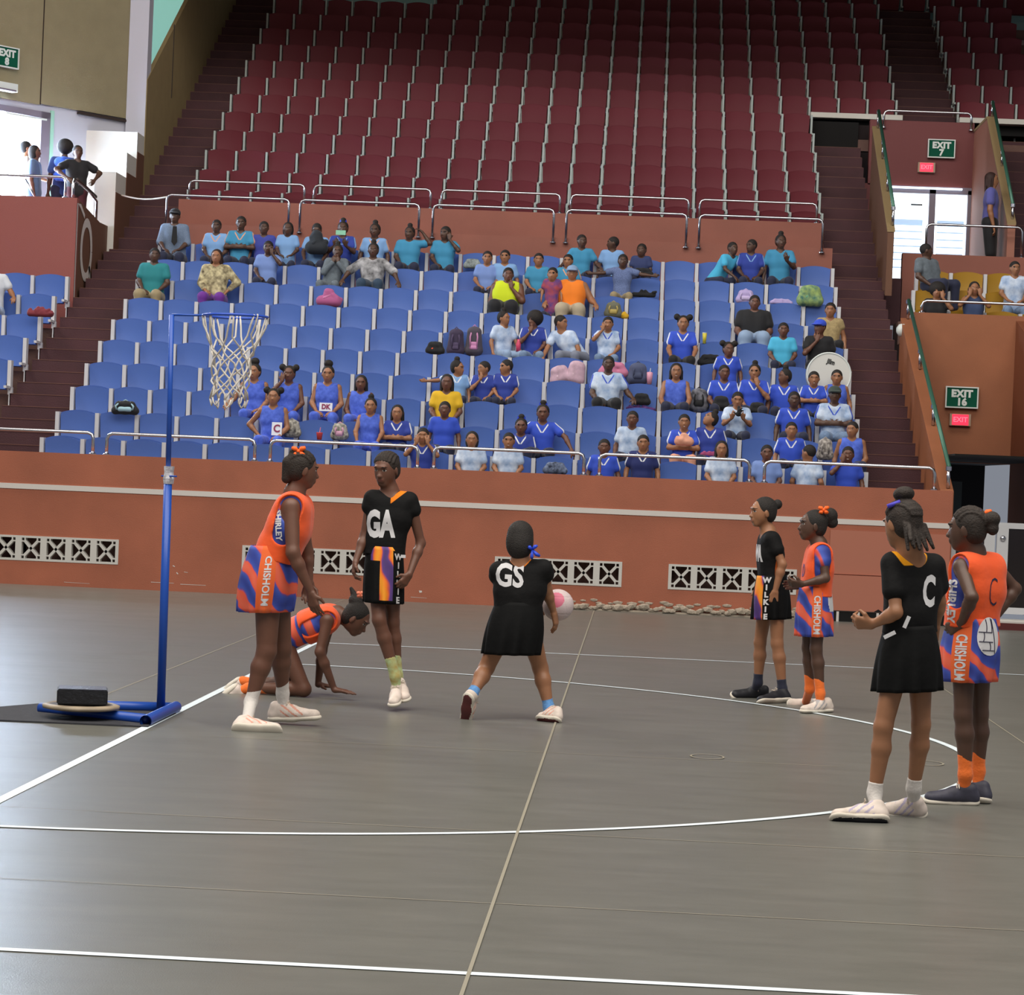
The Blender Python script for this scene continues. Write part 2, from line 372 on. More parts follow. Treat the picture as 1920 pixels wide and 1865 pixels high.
o = abox(.0, .03, 7.28, 13.5, .0, .07).build('edge_trim', M_TRIMD, pm); o.location = -Vector(pm.location)
o = abox(.0, 1.1, 7.26, 7.3, .0, .07).build('edge_trim', M_TRIMD, pm); o.location = -Vector(pm.location)
o = abox(1.915, 1.935, 7.3, 13.5, .0, .055).build('edge_trim', M_TRIMD, pm); o.location = -Vector(pm.location)
d8 = empty('door_1', aw(2.5, 5, 0), kind='structure')
for nm, m_, args in (('door_opening', M_DAY8, (1.85, 6, 4.8, 7.12, -.35, -.3)), ('door_frame', M_FRAMEG, (1.66, 1.86, 4.8, 7.2, -.3, .02)), ('door_frame', M_FRAMEG, (1.66, 6, 7.1, 7.2, -.3, .02)), ('door_trim', M_TEAL, (1.60, 1.67, 4.8, 7.24, -.1, .03)), ('door_closer', M_SIGNW, (1.75, 2.6, 7.06, 7.09, -.05, .03))):
    o = abox(*args).build(nm, m_, d8); o.location = -Vector(d8.location)
MB().box((-14, 39.0, 4.7), (-8.84, 43.0, 4.85)).build('floor_landing', M_STEP, kind='structure')
# ------------------------------------------------------------------ right portal box (exit 16), parapets and portal 7
M_EX = mat('terracotta_exit', '9c603f', .6, bump=.25, bscale=90, var=.1, vscale=1.5)
b = MB(); b.prism([(31.55, 0), (37.4, 0), (37.4, 4.08), (31.55, 1.615)], 0, 3.64, 3.80)
b.build('wall_parapet_right', M_EX, kind='structure')
b = MB(); b.box((3.80, 37.4, 2.05), (5.32, 37.6, 4.17)); b.box((5.32, 37.4, 2.05), (12, 37.6, 4.17)); b.prism([(5.30, 31.5), (5.36, 37.5), (6, 37.5), (6, 31.5)], 2, 0, 4.0) if 0 else None
b.build('wall_exit_box', M_EX, kind='structure')
MB().prism([(33.4, 0), (37.39, 0), (37.39, 4.1), (33.4, 3.1)], 0, 5.28, 5.45).build('wall_exit_side', mat('brown_red', '7c4428', .65, bump=.2, bscale=80), kind='structure')
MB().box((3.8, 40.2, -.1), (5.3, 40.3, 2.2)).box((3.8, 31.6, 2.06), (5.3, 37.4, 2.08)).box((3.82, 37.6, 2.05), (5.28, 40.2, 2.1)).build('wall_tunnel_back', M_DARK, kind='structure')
MB().box((4.25, 37.9, .0), (4.68, 37.95, 1.78)).build('door_2', mat('grey_door', '505c5b', .8), kind='structure')
# parapet beside portal 7
MO = mat('ochre_parapet', '97805a', .7, bump=.3, bscale=60); MBR = mat('brown_parapet', '6f4c38', .7, bump=.3, bscale=60); MPK = mat('pink_parapet', 'a06a58', .7)
b = MB().prism([(40.2, 4.6), (43.8, 5.5), (43.8, 7.66), (40.2, 5.58)], 0, 3.66, 3.76); b.prism([(40.19, 5.58), (43.8, 7.66), (43.8, 7.70), (40.19, 5.62)], 0, 3.65, 3.77, 1); b.build('wall_parapet_upper', [MBR, MO], kind='structure')
b = MB().prism([(41.2, 5.0), (46, 5.5), (46, 7.96), (44.3, 7.96), (41.2, 5.86)], 0, 5.62, 5.74); b.prism([(41.2, 5.86), (44.3, 7.96), (46, 7.96), (46, 8.0), (44.3, 8.0), (41.2, 5.9)], 0, 5.61, 5.75, 1); b.build('wall_parapet_upper', [MPK, MO], kind='structure')
M_P7 = mat('maroon_wall', '713434', .6, bump=.25, bscale=90)
b = MB(); b.box((3.8, 46.0, 6.98), (5.70, 46.2, 8.12)); b.box((5.62, 46.0, 4.9), (5.8, 46.2, 8.12)); b.box((3.5, 46.0, 4.9), (4.17, 46.2, 7.0)); b.build('wall_portal', M_P7, kind='structure')
MB().box((3.8, 41.1, 4.8), (5.8, 46.2, 4.93)).build('floor_landing', M_STEP, kind='structure')
MB().box((3.6, 40.9, 4.2), (3.98, 41.1, 4.93)).build('wall_portal_low', M_STEP, kind='structure')
d7 = empty('door_3', (4.9, 46.05, 4.93), kind='structure')
for nm, m_, a, c in (('door_frame', M_FRAMEG, (-.73, -.02, 0), (-.68, .1, 2.0)), ('door_frame', M_FRAMEG, (-.01, -.05, 0), (.10, .1, 2.0)), ('door_frame', M_FRAMEG, (.66, -.05, 0), (.74, .1, 2.0)),
                     ('door_frame', M_FRAMEG, (-.73, -.05, 1.93), (.74, .1, 2.05)), ('glass_pane', M_DAY, (-.68, .06, 0), (-.01, .08, 1.93)), ('glass_pane', M_DAY, (.10, .06, 0), (.66, .08, 1.93)),
                     ('tube_lamp', M_DAY, (-.72, -.10, 2.0), (.55, -.06, 2.03)), ('door_closer', M_BLACK, (-.32, .02, 1.72), (-.12, .05, 1.745))):
    MB().box(a, c).build(nm, m_, d7)
M_LOUV = mat('louvre', 'b7cfe6', .5, emit='a9c8ea', estr=.75)
for x0, x1 in ((-.62, -.1), (.15, .62)):
    for k, z in enumerate((1.46, 1.38, 1.26, 1.13, 1.0, .88, .76, .62)):
        MB().box((x0, .045, z-(.07 if k == 0 else .012)), (x1, .058, z+.012)).build('louvre_slat', M_LOUV, d7)
# upper back wall
stairs('stairs', 5.76, 7.6, [(41.19, 47.0, lambda Y: Zu(Y), 14)])
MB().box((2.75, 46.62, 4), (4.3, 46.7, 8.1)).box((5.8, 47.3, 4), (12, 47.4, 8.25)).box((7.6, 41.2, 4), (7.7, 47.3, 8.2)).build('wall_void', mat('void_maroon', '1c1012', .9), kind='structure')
MB().box((3.0, 53.4, 9.5), (12, 53.6, 14)).box((-8.5, 53.4, 9.4), (3.0, 53.6, 16)).build('wall_back_upper', mat('back_mint', '7f9a92', .8), kind='structure')

# ------------------------------------------------------------------ exit signs
def exit_sign(x, y, Y, w_, h, num, label, ang=0):
    c = at(x, y, Y); e = empty('exit_sign', c, ang, label=label, cat='exit sign')
    MB().box((-w_/2, -.03, -h/2), (w_/2, .03, h/2)).build('sign_panel', M_SIGN, e)
    f = MB(); t = .018
    f.box((-w_/2-t, -.045, -h/2-t), (w_/2+t, .02, -h/2)); f.box((-w_/2-t, -.045, h/2), (w_/2+t, .02, h/2+t)); f.box((-w_/2-t, -.045, -h/2), (-w_/2, .02, h/2)); f.box((w_/2, -.045, -h/2), (w_/2+t, .02, h/2))
    f.build('sign_frame', M_SIGNW, e)
    for tx, tz in (('EXIT', h*.22), (num, -h*.22)):
        text_obj('lettering', tx, h*.52, M_SIGNW, (0, -.033, tz-.01), (1, 0, 0), (0, 0, 1), e, bold=.008, extrude=.003, spacing=1.05)
    return e
exit_sign(1803, 745, 37.36, .43, .27, '16', 'green sign reading EXIT 16 above the floor tunnel at the right')
exit_sign(1765, 279, 45.95, .44, .29, '7', 'green sign reading EXIT 7 on the maroon wall above a double door')
c8 = aw(2.52, 8.1, .08); e8 = exit_sign(0, 0, 10, .44, .30, '8', 'green sign reading EXIT 8 on the tan panel at far left')
def on_angled(x, y, off):
    d = FW + (x-CX)/F_PX*RT - (y-CY)/F_PX*UP; n_ = np.array(NA); p0 = np.array(aw(0, 0, off)); t = np.dot(p0-CAM0, n_)/np.dot(d, n_); return d*t+CAM0
e8.location = on_angled(11, 107, .10); e8.rotation_euler = (0, 0, math.atan2(-DA.y, -DA.x))
def red_sign(x, y, Y, label):
    e = empty('lit_exit_box', at(x, y, Y), label=label, cat='exit light')
    MB().box((-.15, -.03, -.085), (.15, .05, .085)).build('housing', mat('sign_housing', 'a9927c', .5), e)
    MB().box((-.115, -.036, -.075), (.115, -.028, .075)).build('lit_face', M_REDL, e)
    text_obj('lettering', 'EXIT', .1, mat('red_letter', 'f06a7a', .4, emit='ff5a6e', estr=1.5), (0, -.039, 0), (1, 0, 0), (0, 0, 1), e, bold=.002)
red_sign(1800, 787, 37.36, 'small red lit exit light box beside the floor tunnel at right')
red_sign(1737, 314, 45.95, 'small red lit exit light box over the bright double door')
u = empty('wall_unit', on_angled(4, 163, .16), math.atan2(-DA.y, -DA.x), label='white wall unit under the EXIT 8 sign above the left door', cat='wall unit')
MB().box((-.3, -.1, -.06), (.24, .05, .07)).build('casing', M_SIGNW, u); MB().box((-.28, -.11, -.055), (.2, -.1, -.03)).build('slot', M_FRAMEG, u)

# ------------------------------------------------------------------ seats
def shell(w2, z0, z1, arch, y, dep, th, mats, name, nx=8):
    m = MB(); nz = 4; vs = []
    for s in (0, 1):
        for j in range(nz+1):
            for i in range(nx+1):
                t = i/nx*2-1; x = w2*t; ztop = z1+arch*(1-t*t)
                fz = j/nz; z = z0+(ztop-z0)*fz
                wx = x*(1-.10*(1-fz)**3)
                yy = y+dep*t*t*-1 + .015*math.sin(fz*3.1) + (th if s else 0)
                vs.append((wx, yy, z))
    n1 = (nx+1)*(nz+1); fs = []
    for j in range(nz):
        for i in range(nx):
            a = j*(nx+1)+i; fs.append((a, a+1, a+nx+2, a+nx+1)); fs.append((n1+a, n1+a+nx+1, n1+a+nx+2, n1+a+1))
    for i in range(nx):
        a = i; fs.append((a, n1+a, n1+a+1, a+1)); a = nz*(nx+1)+i; fs.append((a, a+1, n1+a+1, n1+a))
    for j in range(nz):
        a = j*(nx+1); b = a+nx+1; fs.append((a, b, n1+b, n1+a)); a += nx; b += nx; fs.append((a, n1+a, n1+b, b))
    m.add(vs, fs); me = m.mesh(name, mats); smooth_by_angle(me, 50); return me
SW = .5185
def seat_kit(mb, mp, tagn):
    back = shell(.228, -.40, .0, .040, .02, .025, .025, mb, 'seat_back')
    panup = shell(.224, -.39, -.022, .040, -.035, .02, .03, mp, 'seat_pan')
    pd = MB().box((-.215, -.44, -.43), (.215, -.03, -.39)); pandn = pd.mesh('seat_pan', mp)
    st = MB(); st.box((-.025, -.095, -.36), (.025, .03, .004)); st.box((-.019, -.30, -.38), (.019, .03, -.345)); st.box((-.03, -.02, -.46), (.03, .05, -.36)); st.box((-.015, -.02, -.8), (.015, .04, -.46))
    if tagn == 'r':
        st = MB(); st.box((-.017, -.085, -.36), (.017, .03, .002)); st.box((-.017, -.30, -.38), (.017, .03, -.345)); st.box((-.03, -.02, -.46), (.03, .05, -.36)); st.box((-.015, -.02, -.8), (.015, .04, -.46))
    std = st.mesh('standard', M_STD if tagn != 'r' else mat('standard_grey', 'aab4b0', .5))
    return back, panup, pandn, std
KB = seat_kit(M_BLUE, M_BLUE2, 'b'); KR = seat_kit(M_RED, M_RED2, 'r'); KY = seat_kit(M_YEL, M_YEL2, 'y')
ORD = ['first', 'second', 'third', 'fourth', 'fifth', 'sixth', 'seventh', 'eighth', 'ninth', 'tenth', 'eleventh', 'twelfth', 'thirteenth', 'fourteenth', 'fifteenth', 'sixteenth', 'seventeenth', 'eighteenth', 'nineteenth', 'twentieth', 'twenty-first', 'twenty-second', 'twenty-third', 'twenty-fourth']
def seat(kit, x, Y, z, label, group, down=False, last=False, first_std=True):
    e = empty('stadium_seat', (x, Y, z), label=label, cat='seat', group=group)
    link('seat_back', kit[0], e); link('seat_pan', kit[2 if down else 1], e)
    link('standard', kit[3], e, loc=(-SW/2, 0, 0))
    if last: link('standard', kit[3], e, loc=(SW/2, 0, 0))
    return e
OCC = {}   # (row, index) -> occupied lower seats
# ------------------------------------------------------------------ people: smooth distance-field bodies
def V3(*a): return np.array(a, float)
def nrm(v): v = np.asarray(v, float); return v/(np.linalg.norm(v)+1e-9)
def sdf_mesh(name, prims, h, k=.02, clips=(), mats=None, classify=None, pad=.02, smooth=True, attrs=None):
    """prims: ('c', a, b, ra, rb[, k]) tapered capsule; ('q', a, b, ra, rb, n, f[, k]) capsule flattened by f along n;
    ('e', c, (rx, ry, rz), R[, k]) ellipsoid with axes R rows; a leading '-' subtracts. clips: (point, normal) half-spaces to keep below."""
    lo = np.full(3, 1e9); hi = -lo
    for p in prims:
        if p[0][0] == '-': continue
        if p[0] == 'e': c = p[1]; r = max(p[2]); lo = np.minimum(lo, c-r); hi = np.maximum(hi, c+r)
        else:
            r = max(p[3], p[4])
            for q in (p[1], p[2]): lo = np.minimum(lo, q-r); hi = np.maximum(hi, q+r)
    for (pt, nn) in clips:
        for ax in range(3):
            if nn[ax] > .999: hi[ax] = min(hi[ax], pt[ax])
            if nn[ax] < -.999: lo[ax] = max(lo[ax], pt[ax])
    lo = lo-pad-h; hi = hi+pad+h
    n = np.ceil((hi-lo)/h).astype(int)+1
    D = np.full(n, .5, np.float32)
    G = [lo[a]+h*np.arange(n[a], dtype=np.float32) for a in range(3)]
    for p in prims:
        sub = p[0][0] == '-'; t = p[0][-1]
        if t == 'e': r = max(p[2]); a0 = p[1]-r; a1 = p[1]+r; kk = p[4] if len(p) > 4 else k
        elif t == 'c': r = max(p[3], p[4]); a0 = np.minimum(p[1], p[2])-r; a1 = np.maximum(p[1], p[2])+r; kk = p[5] if len(p) > 5 else k
        else: r = max(p[3], p[4]); a0 = np.minimum(p[1], p[2])-r; a1 = np.maximum(p[1], p[2])+r; kk = p[7] if len(p) > 7 else k
        m = kk+2.5*h
        i0 = np.clip(np.floor((a0-m-lo)/h).astype(int), 0, n-1); i1 = np.clip(np.ceil((a1+m-lo)/h).astype(int)+1, 1, n)
        X = G[0][i0[0]:i1[0], None, None]; Y = G[1][None, i0[1]:i1[1], None]; Z = G[2][None, None, i0[2]:i1[2]]
        if X.size == 0 or Y.size == 0 or Z.size == 0: continue
        if t == 'e':
            c, rad, R = p[1], p[2], p[3]; x, y, z = X-c[0], Y-c[1], Z-c[2]
            k0 = 0; k1 = 0
            for ax in range(3):
                q = (x*R[ax][0]+y*R[ax][1]+z*R[ax][2])/rad[ax]; k0 = k0+q*q; k1 = k1+(q/rad[ax])**2
            k0 = np.sqrt(k0); d = k0*(k0-1)/np.sqrt(k1+1e-9)
        else:
            a, b = p[1], p[2]; ab = b-a; L2 = float(ab@ab)+1e-9
            x, y, z = X-a[0], Y-a[1], Z-a[2]
            tt = np.clip((x*ab[0]+y*ab[1]+z*ab[2])/L2, 0, 1)
            dx, dy, dz = x-tt*ab[0], y-tt*ab[1], z-tt*ab[2]
            if t == 'q':
                nn, f = p[5], p[6]; dn = dx*nn[0]+dy*nn[1]+dz*nn[2]; e = dn*(1/f-1)
                dx, dy, dz = dx+e*nn[0], dy+e*nn[1], dz+e*nn[2]
                rr = p[3]+(p[4]-p[3])*tt
                L = np.sqrt(dx*dx+dy*dy+dz*dz); g = np.where(L > 1e-6, np.sqrt((L*L-(dn/f)**2).clip(0)+(dn/f/f)**2)/np.maximum(L, 1e-6), 1/f)
                d = (L-rr)/np.maximum(g, 1e-6)
            else: d = np.sqrt(dx*dx+dy*dy+dz*dz)-(p[3]+(p[4]-p[3])*tt)
        sl = tuple(slice(i0[a_], i1[a_]) for a_ in range(3)); A = D[sl]
        if sub:
            d = -d; hh = np.maximum(kk-np.abs(A-d), 0)/kk; D[sl] = np.maximum(A, d)+hh*hh*kk/4
        else:
            hh = np.maximum(kk-np.abs(A-d), 0)/kk; D[sl] = np.minimum(A, d)-hh*hh*kk/4
    for (pt, nn) in clips:
        nn = nrm(nn); d = (G[0][:, None, None]-pt[0])*nn[0]+(G[1][None, :, None]-pt[1])*nn[1]+(G[2][None, None, :]-pt[2])*nn[2]
        D = np.maximum(D, d.astype(np.float32))
    D[0] = D[-1] = .5; D[:, 0] = D[:, -1] = .5; D[:, :, 0] = D[:, :, -1] = .5
    s = D < 0
    c = np.zeros(tuple(x-1 for x in D.shape), np.int8)
    for i in (0, 1):
        for j in (0, 1):
            for l in (0, 1): c += s[i:i+c.shape[0], j:j+c.shape[1], l:l+c.shape[2]]
    act = (c > 0) & (c < 8); I = np.nonzero(act); N = len(I[0])
    idm = np.full(c.shape, -1, np.int32); idm[I] = np.arange(N)
    C = [(i, j, l) for i in (0, 1) for j in (0, 1) for l in (0, 1)]
    vals = np.stack([D[I[0]+i, I[1]+j, I[2]+l] for i, j, l in C], 1)
    acc = np.zeros((N, 3)); cnt = np.zeros(N)
    for a in range(8):
        for b in range(a+1, 8):
            if sum(abs(C[a][q]-C[b][q]) for q in range(3)) != 1: continue
            va, vb = vals[:, a], vals[:, b]; cr = (va < 0) != (vb < 0); t = np.where(cr, va/(va-vb+1e-12), 0)
            pa, pb = np.array(C[a]), np.array(C[b]); acc += np.where(cr[:, None], pa+(pb-pa)*t[:, None], 0); cnt += cr
    P = (np.stack(I, 1)+acc/cnt[:, None])*h+lo
    F = []
    for ax in range(3):
        o1, o2 = (ax+1) % 3, (ax+2) % 3
        A = [slice(None)]*3; B = [slice(None)]*3; A[ax] = slice(0, -1); B[ax] = slice(1, None)
        sa, sb = s[tuple(A)], s[tuple(B)]; ch = sa != sb
        Q = np.nonzero(ch); ok = (Q[o1] > 0) & (Q[o2] > 0) & (Q[o1] < D.shape[o1]-1) & (Q[o2] < D.shape[o2]-1); Q = [q[ok] for q in Q]
        def g(d1, d2):
            q = [x.copy() for x in Q]; q[o1] -= d1; q[o2] -= d2; return idm[tuple(q)]
        f = np.stack([g(1, 1), g(0, 1), g(0, 0), g(1, 0)], 1); fl = ~sa[tuple(Q)]; f[fl] = f[fl][:, ::-1]; F.append(f)
    F = np.concatenate(F)
    me = bpy.data.meshes.new(name); me.vertices.add(N); me.vertices.foreach_set('co', P.ravel())
    me.loops.add(len(F)*4); me.loops.foreach_set('vertex_index', F.ravel().astype(np.int32))
    me.polygons.add(len(F)); me.polygons.foreach_set('loop_start', np.arange(len(F), dtype=np.int32)*4); me.polygons.foreach_set('loop_total', np.full(len(F), 4, np.int32))
    if smooth: me.polygons.foreach_set('use_smooth', np.ones(len(F), bool))
    for m in (mats or []): me.materials.append(m)
    if classify is not None:
        ce = P[F].mean(1); me.polygons.foreach_set('material_index', classify(ce).astype(np.int32))
    for an_, fn_ in (attrs or {}).items():
        at_ = me.attributes.new(an_, 'FLOAT', 'POINT'); at_.data.foreach_set('value', np.asarray(fn_(P), np.float32))
    me.update(); me.validate(); return me

# --- materials for people
def attr_mix(m, layers):
    "lay colours over a material where a signed mesh attribute is positive"
    nt = m.node_tree; b = nt.nodes['Principled BSDF']; inp = b.inputs['Base Color']
    cur = inp.links[0].from_socket if inp.links else None; base = tuple(inp.default_value)
    for an_, col, width in layers:
        a_ = nt.nodes.new('ShaderNodeAttribute'); a_.attribute_name = an_
        r_ = nt.nodes.new('ShaderNodeMapRange'); r_.inputs['From Min'].default_value = 0; r_.inputs['From Max'].default_value = width
        nt.links.new(a_.outputs['Fac'], r_.inputs['Value'])
        x_ = nt.nodes.new('ShaderNodeMix'); x_.data_type = 'RGBA'; x_.inputs['B'].default_value = (*lin(col), 1)
        if cur: nt.links.new(cur, x_.inputs['A'])
        else: x_.inputs['A'].default_value = base
        nt.links.new(r_.outputs['Result'], x_.inputs['Factor']); cur = x_.outputs['Result']
    nt.links.new(cur, inp); return m
_tm = {}
def trimmed(m, col, an_='trim'):
    if (m.name, col) not in _tm: _tm[(m.name, col)] = attr_mix(m.copy(), [(an_, col, .004)])
    return _tm[(m.name, col)]
SKC = ['80553f', '6a4535', '9a6a4b', '543a2d']
SKIN_L = ['8f5a50', '744239', '9c6354', '633c34']
SKIN = [attr_mix(mat('skin_%s' % 'abcd'[i], SKC[i], .48, var=.08, vscale=12), [('eyew', 'b5aaa2', .3), ('dark', '100a08', .25), ('lips', SKIN_L[i], .4), ('teeth', 'd8d0c6', .3)]) for i in range(4)]
M_EYEW = mat('eye_white', 'd5cfc8', .3); M_EYED = mat('eye_dark', '120b08', .2); M_TEETH = mat('teeth', 'e6e0d6', .3)
M_HAIR = mat('hair_black', '1e1815', .75, bump=.5, bscale=140, var=.25, vscale=60)
M_HAIRB = mat('hair_braid', '2b211b', .75, bump=.5, bscale=120, var=.3, vscale=40)
def cloth(name, col, **kw): return mat(name, col, kw.pop('rough', .8), sheen=kw.pop('sheen', .15), **kw)

def head_prims(c, f, u, s=1.0, pro=1.0):
    r = np.cross(f, u); R = [r, f, u]
    P = [('e', c+(.018*u-.010*f)*s, (.074*s, .088*s, .084*s), R, .02),
         ('e', c+(-.036*u+.020*f)*s, (.060*s, .062*s, .062*s), R, .035),
         ('c', c+(-.082*u+.052*f-.012*r)*s, c+(-.082*u+.052*f+.012*r)*s, .018*s, .018*s, .03),
         ('c', c+(-.005*u+.078*f)*s, c+(-.026*u+.093*f)*s, .007*s, .011*s, .014),
         ('c', c+(-.028*u+.086*f-.009*r)*s, c+(-.028*u+.086*f+.009*r)*s, .0085*s, .0085*s, .008),
         ('c', c+(-.050*u+.078*f-.015*r)*s, c+(-.050*u+.078*f+.015*r)*s, .0085*s, .0085*s, .012),
         ('c', c+(-.061*u+.075*f-.012*r)*s, c+(-.061*u+.075*f+.012*r)*s, .009*s, .009*s, .012),
         ('c', c+(.030*u+.078*f-.034*r)*s, c+(.030*u+.076*f+.034*r)*s, .007*s, .007*s, .02),
         ('-e', c+(.010*u+.092*f-.031*r)*s, (.017*s, .012*s, .010*s), R, .014),
         ('-e', c+(.010*u+.092*f+.031*r)*s, (.017*s, .012*s, .010*s), R, .014)]
    for sg in (-1, 1):
        P.append(('e', c+(-.008*u-.006*f+sg*.074*r)*s, (.008*s, .020*s, .030*s), [nrm(r*sg*1-f*.35), nrm(f+r*sg*.35), u], .008))
    return P
def face_attrs(c, f, u, s, smile):
    r = np.cross(f, u)
    def co(P): d = P-c; return d@r/s, d@f/s, d@u/s
    def el(x, z, x0, z0, a, b): return 1-np.sqrt(((x-x0)/a)**2+((z-z0)/b)**2)
    def eyew(P): x, y, z = co(P); return np.minimum(el(np.abs(x), z, .031, .008, .0155, .0072), (y-.045)*20)
    def dark(P):
        x, y, z = co(P); ax = np.abs(x)
        v = np.maximum(el(ax, z, .0305, .008, .0075, .0080), np.minimum(1-np.abs(ax-.032)/.018, 1-np.abs(z-.031+.25*np.abs(ax-.03))/.0038))
        v = np.maximum(v, np.minimum(1-np.abs(ax-.031)/.018, 1-np.abs(z-.0155+6*(ax-.031)**2)/.0022))
        return np.minimum(v, (y-.045)*20)
    def lips(P): x, y, z = co(P); return np.minimum(el(x, z, 0, -.055, .026, .0125), (y-.045)*20)
    def teeth(P): x, y, z = co(P); return np.minimum(el(x, z, 0, -.055, .020, .006), (y-.045)*20)
    D = dict(eyew=eyew, dark=dark, lips=lips)
    if smile: D['teeth'] = teeth
    return D
def hand_prims(w, d, n, side, curl=.5, s=1.0, spread=.12, k=.008):
    """w wrist, d finger direction, n palm normal (the way the palm faces), side +1 thumb along n x d"""
    d = nrm(d); n = nrm(n-d*(n@d)); t = np.cross(n, d)*side; P = []
    kn = []
    for i, (o, L) in enumerate(((.027, .067), (.010, .075), (-.008, .070), (-.025, .055))):
        b = w+(d*(.082-.006*abs(i-1))+t*o)*s; kn.append(b)
        P.append(('c', w+(d*.012+t*o*.55)*s, b, .0155*s, .0115*s, k*1.6))
        a1 = curl*.9; dd = nrm(d+t*spread*(1.5-i)*.5); d1 = nrm(dd*math.cos(a1)+n*math.sin(a1)); a2 = curl*2.0; d2 = nrm(dd*math.cos(a2)+n*math.sin(a2))
        m = b+d1*L*.5*s; e = m+d2*L*.5*s
        P += [('c', b, m, .0095*s, .0085*s, k*.6), ('c', m, e, .0085*s, .0068*s, k*.5)]
    a = w+(d*.025+t*.018)*s; b = a+nrm(t*.85+d*.6+n*.3)*.036*s; c = b+nrm(d*.85+t*.3+n*(.2+curl*.5))*.032*s
    P += [('c', a, b, .0145*s, .0110*s, k), ('c', b, c, .0105*s, .0080*s, k*.6)]
    return P
def limb(a, b, ra, rb, bulge=0, bdir=None, at_=.35, k=.02):
    a, b = np.asarray(a, float), np.asarray(b, float)
    if not bulge: return [('c', a, b, ra, rb, k)]
    m = a+(b-a)*at_+(bdir*bulge*.5 if bdir is not None else 0)
    return [('c', a, m, ra, ra*.6+rb*.4+bulge, k), ('c', m, b, ra*.6+rb*.4+bulge, rb, k)]
def body_prims(J, s=1.0, fat=1.0, hands=True, feet=True, headk=True, curl=(.5, .5)):
    """J: joints; f,u = face direction and head up; fwd = chest direction"""
    f, u, fwd = nrm(J['f']), nrm(J['u']), nrm(J['fwd'])
    u = nrm(u-f*(u@f)); P = head_prims(J['head'], f, u, J.get('hs', s))
    hs = J.get('hs', s)
    P.append(('c', J['head']+(-.055*u-.018*f)*hs, J['neck'], .038*s, .045*s, .03))
    sh = J['shR']-J['shL']; sd = nrm(sh); W = np.linalg.norm(sh); mid = (J['shL']+J['shR'])/2
    up = nrm(J['neck']-J['pelvis']); q = .052*s*fat
    P.append(('c', J['shL']+sd*.012, J['shR']-sd*.012, .046*s*min(fat, 1.1), .046*s*min(fat, 1.1), .03))
    P.append(('c', J['neck']-up*.02*s, mid-up*.02*s, .058*s, .07*s, .05))
    ch = mid-up*.13*s; wa = J['pelvis']+up*.14*s; pe = J['pelvis']
    for sg in (-1, 1):
        P.append(('q', mid-up*.05*s+sd*sg*W*.22, ch+sd*sg*W*.20, .088*s*fat, .092*s*fat, fwd, .86, .04))
        P.append(('q', ch+sd*sg*W*.20, wa+sd*sg*W*.15, .090*s*fat, .080*s*fat, fwd, .88, .04))
        P.append(('q', wa+sd*sg*W*.15, pe+sd*sg*W*.17, .080*s*fat, .090*s*fat, fwd, .95, .04))
    for S_, c_ in (('L', curl[0]), ('R', curl[1])):
        el, wr = J['el'+S_], J['wr'+S_]
        P += limb(J['sh'+S_], el, .043*s*fat, .033*s*fat)
        P += limb(el, wr, .034*s*fat, .0215*s, .004*s, None, .3)
        if hands:
            d = J.get('hd'+S_, wr-el); n = J.get('hn'+S_, fwd*-1 if S_ == 'L' else fwd*-1)
            P += hand_prims(wr, d, n, 1 if S_ == 'L' else -1, c_, s)
        hip, kn, an = J['hip'+S_], J['kn'+S_], J['an'+S_]
        P += limb(hip, kn, .074*s*fat, .050*s*fat, k=.03)
        back = J.get('calf', -fwd)
        P += limb(kn, an, .048*s*fat, .030*s, .009*s*fat, back, .32)
        if feet and 'toe'+S_ in J:
            P.append(('c', an-V3(0, 0, .03*s), J['toe'+S_], .032*s, .028*s, .02))
    return P
def hair_prims(style, c, f, u, s, big=1.0):
    r = np.cross(f, u); R = [r, f, u]
    P = [('e', c+(.026*u-.020*f)*s, (.082*s*big, .088*s*big, .086*s*big), R), ('e', c+(-.012*u-.036*f)*s, (.077*s, .064*s, .072*s), R)]
    H = []
    if style in ('bun', 'topbun', 'ribbon'): P.append(('e', c+(.128*u-.020*f)*s, (.042*s, .042*s, .036*s), R, .012))
    if style == 'bigbun': P.append(('e', c+(.135*u-.020*f)*s, (.060*s, .055*s, .050*s), R, .012))
    if style == 'backbun': P.append(('e', c+(.055*u-.115*f)*s, (.036*s, .034*s, .036*s), R, .012))
    if style == 'puffs':
        for sg in (-1, 1): P.append(('e', c+(.085*u-.010*f+sg*.088*r)*s, (.045*s, .042*s, .045*s), R, .012))
    if style == 'afro': P.append(('e', c+(.035*u-.030*f)*s, (.125*s, .115*s, .118*s), R))
    if style == 'bob': P += [('e', c+(-.035*u-.028*f)*s, (.086*s, .080*s, .105*s), R, .02)]
    if style in ('braids', 'long'):
        L = {'bob': .13, 'braids': .30, 'long': .22}[style]
        for sg in (-1, 1):
            for q in range(4):
                a = c+(.0*u+(-.075+.030*q)*f+sg*(.062+.012*(q in (1, 2)))*r)*s; e = a-u*L*s*(1-.06*q)+sg*.012*r*s-f*.01
                P.append(('c', a, e, .018*s, .010*s, .008))
        for q in (-1, 0, 1): a = c+(-.02*u-.085*f+q*.03*r)*s; P.append(('c', a, a-u*L*s, .02*s, .012*s, .012))
    if style == 'tail': P.append(('c', c+(.04*u-.10*f)*s, c+(-.05*u-.16*f)*s, .030*s, .016*s, .012))
    return P
def cornrow_dummy(): pass
def hair_clip(c, f, u, s, line=.052):
    # remove hair in front of the hairline plane running from the forehead down behind the ears
    return ('-e', c+(-.050*u+.098*f)*s, (.098*s, .098*s, .098*s), [np.cross(f, u), f, u], .012)
